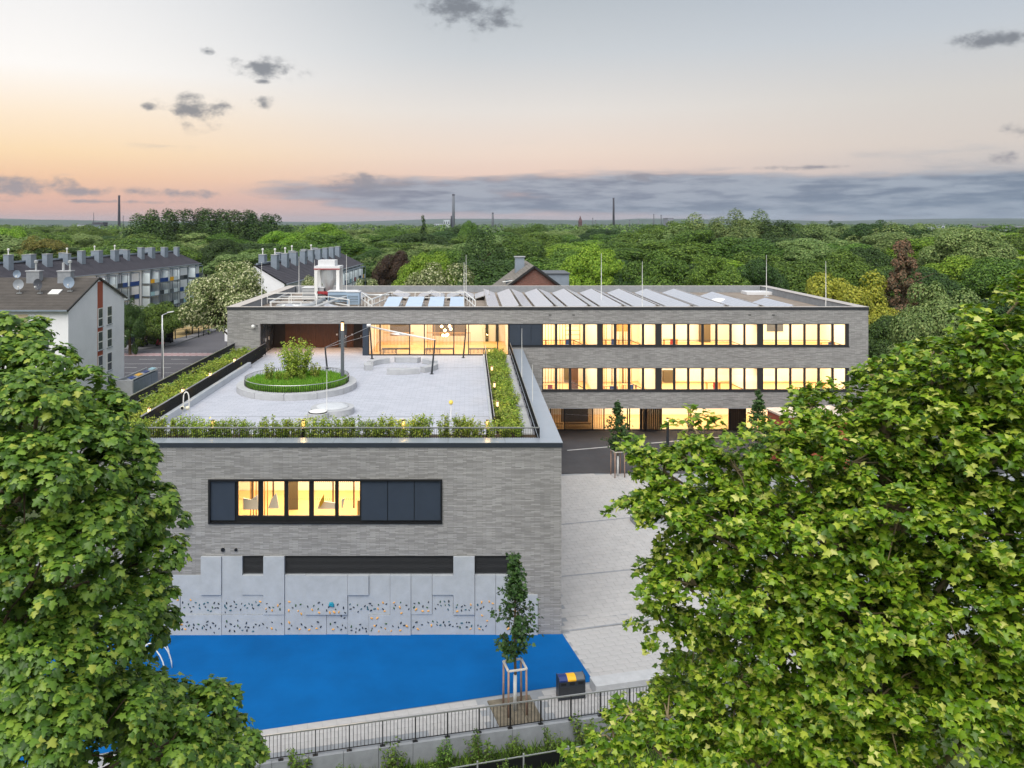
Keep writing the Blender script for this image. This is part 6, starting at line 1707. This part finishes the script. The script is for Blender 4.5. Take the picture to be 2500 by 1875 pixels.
eA, eB = Vector((-77.6, 128.0)), Vector((-67.3, 200.0))
Lb = (eB-eA).length
ch = []
for k in range(13): ch.append((4+k*5.2+(k*7 % 5)*.25, 3.7, 1.0+(k*5 % 4)*.2, 1.0+(k*3 % 4)*.12, k in (1, 4, 7)))
for k in range(6): ch.append((8+k*10.4, 6.9, 1.1, 1.0, k == 3))
block('long white block with grey roof, zinc chimneys and coloured balconies at the left', eA, eB, ZD(643, 200), ZD(612.5, 198), 10.5, -1.5, ch,
      [(s, s+3.6, 1.9) for s in (30, 34.2, 38.6, 46.5, 50.5, 54.8, 59.4, 67)])
eA, eB = Vector((-29.8, 130.7)), Vector((-26.1, 196))
ch = []
for k in range(9): ch.append((6+k*6.1, 3.9, 1.5, 1.3, k in (0, 1, 4)))
for k in range(5): ch.append((9+k*9.2, 7.0, 1.6, 1.2, k in (0, 2)))
block('white block with grey roof and zinc chimneys behind the plant tower', eA, eB, ZD(693.4, 130.7), ZD(645, 131), 11, 0, ch, [(s, s+3.4, 1.8) for s in (38, 43, 48, 53, 58)])

# brick house behind the roof
bh = thing('brick_house', 'red brick gabled house with brown roof rising behind the school roof', 'house')
Db, zr2 = 112.0, ZD(652, 112); xc = XD(1304, Db); hw = 6.2; ezb = zr2-hw*.745; Lh = 17
b = MB(); b.v += [(xc-hw, Db, 0), (xc+hw, Db, 0), (xc+hw, Db, ezb), (xc, Db, zr2), (xc-hw, Db, ezb), (xc-hw, Db+Lh, 0), (xc+hw, Db+Lh, 0), (xc+hw, Db+Lh, ezb), (xc, Db+Lh, zr2), (xc-hw, Db+Lh, ezb)]
b.f += [(0,1,2,3,4), (9,8,7,6,5), (0,4,9,5), (1,6,7,2)]; b.build('wall', 'red_brick', bh)
for s in (-1, 1):
    b = MB(); n = 18
    for k in range(n):
        f0, f1 = k/n, (k+1)/n; xa, xb = xc+s*(hw+.5)*(1-f0), xc+s*(hw+.5)*(1-f1); za, zb2 = zr2+.12-.745*(hw+.5)*(1-f0), zr2+.12-.745*(hw+.5)*(1-f1)
        q_ = [(xa, Db-.35, za+.07), (xa, Db+Lh+.3, za+.07), (xb, Db+Lh+.3, zb2+.02), (xb, Db-.35, zb2+.02)]
        b.quad(*q_); b.quad((xa, Db-.35, za), (xa, Db+Lh+.3, za), (xa, Db+Lh+.3, za+.07), (xa, Db-.35, za+.07))
    b.build('roof', 'roof_tile_old', bh)
    MB().bar((xc, Db-.36, zr2+.08), (xc+s*(hw+.5), Db-.36, zr2+.08-.745*(hw+.5)), .12, .3).build('verge', 'frame_dark', bh)
xch = XD(1268, Db+10)
MB().box(xch-.7, xch+.7, Db+9, Db+10.4, zr2-2, zr2+1.0).build('chimney', 'zinc', bh); MB().box(xch-.85, xch+.85, Db+8.85, Db+10.55, zr2+1.0, zr2+1.12).build('chimney_cap', 'galvanised', bh)
MB().box(xc-hw*.62, xc-hw*.38, Db+3, Db+4.4, zr2-hw*.5*.745-.35, zr2-hw*.5*.745+.35).build('roof_window', 'window_dark', bh)
MB().tube([(xc-hw*.7, Db+2, zr2-hw*.7*.745), (xc-hw*.7, Db+2, zr2-hw*.7*.745+1.0), (xc-hw*.45, Db+2, zr2-hw*.7*.745+1.2)], .07, 6).build('pipe', 'galvanised', bh)
q0, q1 = XD(1330, 120), XD(1383, 120)
MB().box(q0, q1, Db+5, Db+12, 0, ZD(668, 118)).build('dormer', 'zinc', bh); MB().box(q0-.2, q1+.15, Db+4.8, Db+12.1, ZD(668, 118), ZD(668, 118)+.15).build('dormer_roof', 'grey_paint', bh)

# ================================================================== STREET THINGS
sl2 = thing('street_lamp', 'tall grey street lamp with bent arm beside the street', 'street lamp', loc=(XD(396.5, 101), 101, 0))
hl2 = ZD(769, 101)
MB().tube([(0,0,0), (0,0,hl2*.5), (0,0,hl2)], [.13, .11, .08], 10).build('pole', 'galvanised', sl2, True); MB().tube([(0,0,hl2-.02), (.55,-.05,.22+hl2), (.85,-.1,hl2+.35)], .05, 8).build('arm', 'galvanised', sl2)
MB().obox((1.1,-.12,hl2+.4), .8, .3, .12, 0, 0, -.15).build('head', 'white_paint', sl2, bevel=.03)
# bin enclosure with four lidded bins
A2, B2 = on_z(322, 966, 0.0), on_z(388, 934, 0.0)
be = thing('bin_shelter', 'grey open bin shelter at the corner of the white house', 'bin shelter')
dd3 = (B2-A2).normalized(); nv3 = Vector((-dd3.y, dd3.x, 0)); a3 = math.atan2(dd3.y, dd3.x)
Lq = (B2-A2).length
MB().obox(A2+dd3*Lq*.5+nv3*1.6+Vector((0,0,.9)), Lq+.3, .12, 1.8, a3).obox(A2-dd3*.35+nv3*.7+Vector((0,0,.9)), .3, 2.0, 1.8, a3).build('screen_wall', 'concrete', be)
for k, m2 in enumerate(('blue_paint', 'yellow_paint', 'navy_paint', 'pale_blue_paint')):
    q = A2+dd3*(Lq*(k+.5)/4)+nv3*.55
    bt = thing('street_bin', ['blue-lidded', 'yellow-lidded', 'dark-blue-lidded', 'pale-blue-lidded'][k] + ' metal bin box in the shelter by the white house', 'bin', 'lidded bin boxes in the shelter', loc=q, rz=a3)
    wq = Lq/4-.06
    MB().box(-wq/2, wq/2, -.45, .5, 0, 1.5).build('box', 'zinc', bt); b = MB(); n = 8; pr = [(-.47+.97*i/n, 1.5+.38*math.sin(math.pi*(.15+.75*i/n))) for i in range(n+1)]
    b.v += [(-wq/2, y, z) for y, z in pr] + [(wq/2, y, z) for y, z in pr]; b.f += [(i, i+n+1, i+n+2, i+1) for i in range(n)] + [tuple(range(n+1)), tuple(range(2*n+1, n, -1))]
    b.build('side_lid', 'galvanised', bt); MB().obox((0, -.12, 1.88), wq*.7, .5, .03, 0, .25).build('lid', m2, bt)
# dark bin yard, wheelie bins, scooters
bw = thing('bin_yard_wall', 'black timber screen behind the wheelie bins across the street', 'screen wall')
for k in range(9): MB().box(-62+k*1.55, -62+k*1.55+1.5, 129.5, 129.6, .1, 2.2).build('board', 'wood_black', bw)
def wheelie(px, D, m2, lb):
    t = thing('wheelie_bin', lb, 'bin', 'wheelie bins across the street', loc=(XD(px, D), D, .13))
    b = MB(); b.v += [(-.42,-.4,.1), (.42,-.4,.1), (.42,.4,.1), (-.42,.4,.1), (-.6,-.5,1.2), (.6,-.5,1.2), (.6,.5,1.2), (-.6,.5,1.2)]; b.f += [(0,3,2,1), (4,5,6,7), (0,1,5,4), (1,2,6,5), (2,3,7,6), (3,0,4,7)]
    b.build('body', 'anthracite', t); b = MB(); b.v += [(-.65,-.6,1.22), (.65,-.6,1.22), (.65,.55,1.45), (-.65,.55,1.45), (-.65,-.6,1.28), (.65,-.6,1.28), (.65,.55,1.52), (-.65,.55,1.52)]; b.f += [(0,3,2,1), (4,5,6,7), (0,1,5,4), (1,2,6,5), (2,3,7,6), (3,0,4,7)]; b.build('lid', m2, t)
    for sx in (-.4, .4): MB().tube([(sx-.05, .35, .12), (sx+.05, .35, .12)], .12, 10).build('wheel', 'black_metal', t)
wheelie(308, 127, 'white_paint', 'wheelie bin with pale lid next to the white gable'); wheelie(323, 128, 'hold_green', 'wheelie bin with green lid in the bin yard'); wheelie(341, 128.5, 'navy_paint', 'wheelie bin with blue lid in the bin yard')
def scooter(px, D, rz0, lb, m2='anthracite'):
    t = thing('motor_scooter', lb, 'scooter', 'scooters parked across the street', loc=(XD(px, D), D, .13), rz=rz0)
    for x in (-.62, .62):
        MB().tube([(x, -.06, .27), (x, .06, .27)], .27, 14).build('wheel', 'black_metal', t)
    MB().box(-.75, .05, -.16, .16, .38, .72).box(.0, .42, -.15, .15, .3, .38).obox((.5, 0, .7), .1, .34, .8, 0, 0, -.25).build('body', m2, t, bevel=.05); MB().box(-.7, .0, -.14, .14, .72, .84).build('seat', 'black_metal', t, bevel=.04)
    MB().bar((.42, -.32, 1.1), (.42, .32, 1.1), .05).bar((.6, 0, .3), (.42, 0, 1.1), .06).build('handlebar', 'black_metal', t); MB().lathe((.55, 0, .95), [(.02, -.1), (.1, 0), (.02, .1)], 10).build('headlight', 'white_paint', t)
scooter(338, 124.5, .2, 'dark motor scooter parked nearest the white gable across the street'); scooter(348, 125.5, .5, 'dark motor scooter under the yellow cover across the street'); scooter(391, 125, 2.8, 'scooter with pale shield parked by the foot of the street tree', 'red_paint'); scooter(411, 129, 2.5, 'dark scooter parked farthest along the side street')
yc = thing('yellow_cover', 'small yellow cover or parasol above the parked scooters', 'parasol', loc=(XD(345, 127), 127, .13))
MB().lathe((0,0,2.2), [(.75, -.12), (.5, .12), (.03, .28)], 10).build('canopy', 'yellow_paint', yc); MB().tube([(0,0,0), (0,0,2.3)], .04, 6).build('pole', 'galvanised', yc)
wf2 = thing('wire_fence', 'thin wire fence with posts along the side street', 'fence')
ps_ = [on_z(x, y, .13) for x, y in ((418, 830), (428, 828), (455, 825), (485, 822), (497, 818), (510, 815), (535, 808), (552, 803))]
for p in ps_: MB().bar(p-Vector((0,0,.2)), p+Vector((0,0,1.5)), .12).build('post', 'black_metal', wf2)
for a_, c_ in zip(ps_[:-1], ps_[1:]): MB().bar(a_+Vector((0,0,1.45)), c_+Vector((0,0,1.45)), .06).bar(a_+Vector((0,0,.7)), c_+Vector((0,0,.7)), .03).bar(a_+Vector((0,0,.15)), c_+Vector((0,0,.15)), .05).build('wire', 'black_metal', wf2)

# ================================================================== SKYLINE
def far_stack(lb, px, ty, w_, D, m2='tower_far', cat='chimney', nm='far_chimney', taper=.7, base_y=556):
    z1 = ZD(ty, D); r_ = w_*D/F/2; t = thing(nm, lb, cat, loc=(XD(px, D), D, 0))
    MB().lathe((0,0,0), [(r_, 0), (r_*taper, z1*.97), (r_*taper, z1)], 14).build('shaft', m2, t, True)
    MB().lathe((0,0,z1), [(r_*taper*1.12, -r_), (r_*taper*1.12, 0)], 14).build('rim', 'tower_dark', t); return t
far_stack('tall dark factory chimney on the skyline at the left', 291, 477, 7, 2400, 'tower_dark')
far_stack('very tall grey power station chimney on the skyline left of centre', 1107, 474, 8, 2600, 'tower_far')
far_stack('thin dark chimney close beside the very tall grey one', 1102, 527, 4, 2600, 'tower_dark')
far_stack('short grey chimney right of the very tall one', 1203, 519, 6, 2500)
far_stack('tall dark chimney on the skyline right of the church spire', 1498, 483, 6, 2500, 'tower_dark')
for k, (px, ty, wd) in enumerate(((1447, 532, 3), (1454, 537, 3), (1537, 537, 3), (1559, 535, 3), (1596, 523, 3.5), (1614, 525, 3.5))):
    far_stack(['left', 'right', 'left', 'right', 'left', 'right'][k] + ' one of the pair of small far chimneys ' + ['beside the church spire', 'right of the tall dark chimney', 'at the edge of the right-hand poplars'][k//2], px, ty, wd, 2800)
far_stack('slim mast on the skyline left of the dark chimney', 229, 519, 1.6, 2200, 'tower_dark', 'mast', 'far_mast'); far_stack('short mast just right of the dark chimney at the left', 301, 526, 1.6, 2200, 'tower_dark', 'mast', 'far_mast')
ch_ = thing('church_spire', 'reddish brown church spire on the skyline', 'church', loc=(XD(1416.5, 1500), 1500, 0))
u_ = 1500/F
MB().box(-4*u_*1.0, 4*u_, -4*u_, 4*u_, 0, ZD(543, 1500)).build('tower', 'spire_red', ch_); zt_ = ZD(543, 1500); b = MB(); b.v += [(-5*u_,-5*u_,zt_), (5*u_,-5*u_,zt_), (5*u_,5*u_,zt_), (-5*u_,5*u_,zt_), (0,0,ZD(526, 1500))]; b.f += [(0,1,4), (1,2,4), (2,3,4), (3,0,4)]; b.build('spire', 'spire_red', ch_)
def far_block(lb, px0, px1, ty, D, m2, dep=60, cat='building'):
    t = thing('far_building', lb, cat); x0, x1, z1 = XD(px0, D), XD(px1, D), ZD(ty, D)
    MB().box(x0, x1, D, D+dep, 0, z1).build('wall', m2, t); MB().box(x0-1, x1+1, D-1, D+dep+1, z1, z1+1).build('roof', 'tower_far', t)
    b = MB(); n = max(2, int((x1-x0)/6))
    for i in range(n): b.box(x0+(x1-x0)*(i+.25)/n, x0+(x1-x0)*(i+.75)/n, D-.3, D-.02, z1*.55, z1*.8)
    b.build('window_row', 'window_dark', t)
far_block('pale power station block under the very tall grey chimney', 1083, 1098, 536, 2580, 'factory_white'); far_block('low pale works left of the power station block', 1060, 1082, 546, 2600, 'factory_white')
far_block('wide low dark tower platform on the skyline at the left', 226, 251, 543, 2100, 'tower_dark', 30); far_block('pale building on the skyline between the left trees', 189, 209, 548, 1500, 'factory_white')
far_block('white hospital-like block among the trees at the right edge', 2440, 2520, 556, 420, 'factory_white', 20); far_block('long white hall roof far off at the right', 2254, 2275, 552, 1600, 'factory_white'); far_block('second white hall far off at the right', 2292, 2306, 550, 1700, 'factory_white')
far_block('grey works on the skyline beside the right-hand poplars', 1630, 1644, 533, 2700, 'tower_far')

# ================================================================== HAZE
hz_ = MB().box(-17000, 17000, -500, 17000, -6.5, 150)
hm = bpy.data.materials.new('haze'); hm.use_nodes = True; nt_ = hm.node_tree; nt_.nodes.clear()
pv_ = nt_.nodes.new('ShaderNodeVolumePrincipled'); pv_.inputs['Color'].default_value = (.74, .85, 1.0, 1); pv_.inputs['Density'].default_value = .00005; pv_.inputs['Anisotropy'].default_value = .2
om_ = nt_.nodes.new('ShaderNodeOutputMaterial'); nt_.links.new(pv_.outputs[0], om_.inputs['Volume'])
MATS['haze'] = hm
HAZE = True
if HAZE: tag(hz_.build('haze', 'haze'), kind='stuff')
T_ = sum(len(o.data.loops)-2*len(o.data.polygons) for o in {o.data.name: o for o in bpy.data.objects if o.type == 'MESH'}.values()); print('objects', len(bpy.data.objects), 'tris', T_, [(o.name, len(o.data.polygons)) for o in bpy.data.objects if o.type == 'MESH' and len(o.data.polygons) > 100000])
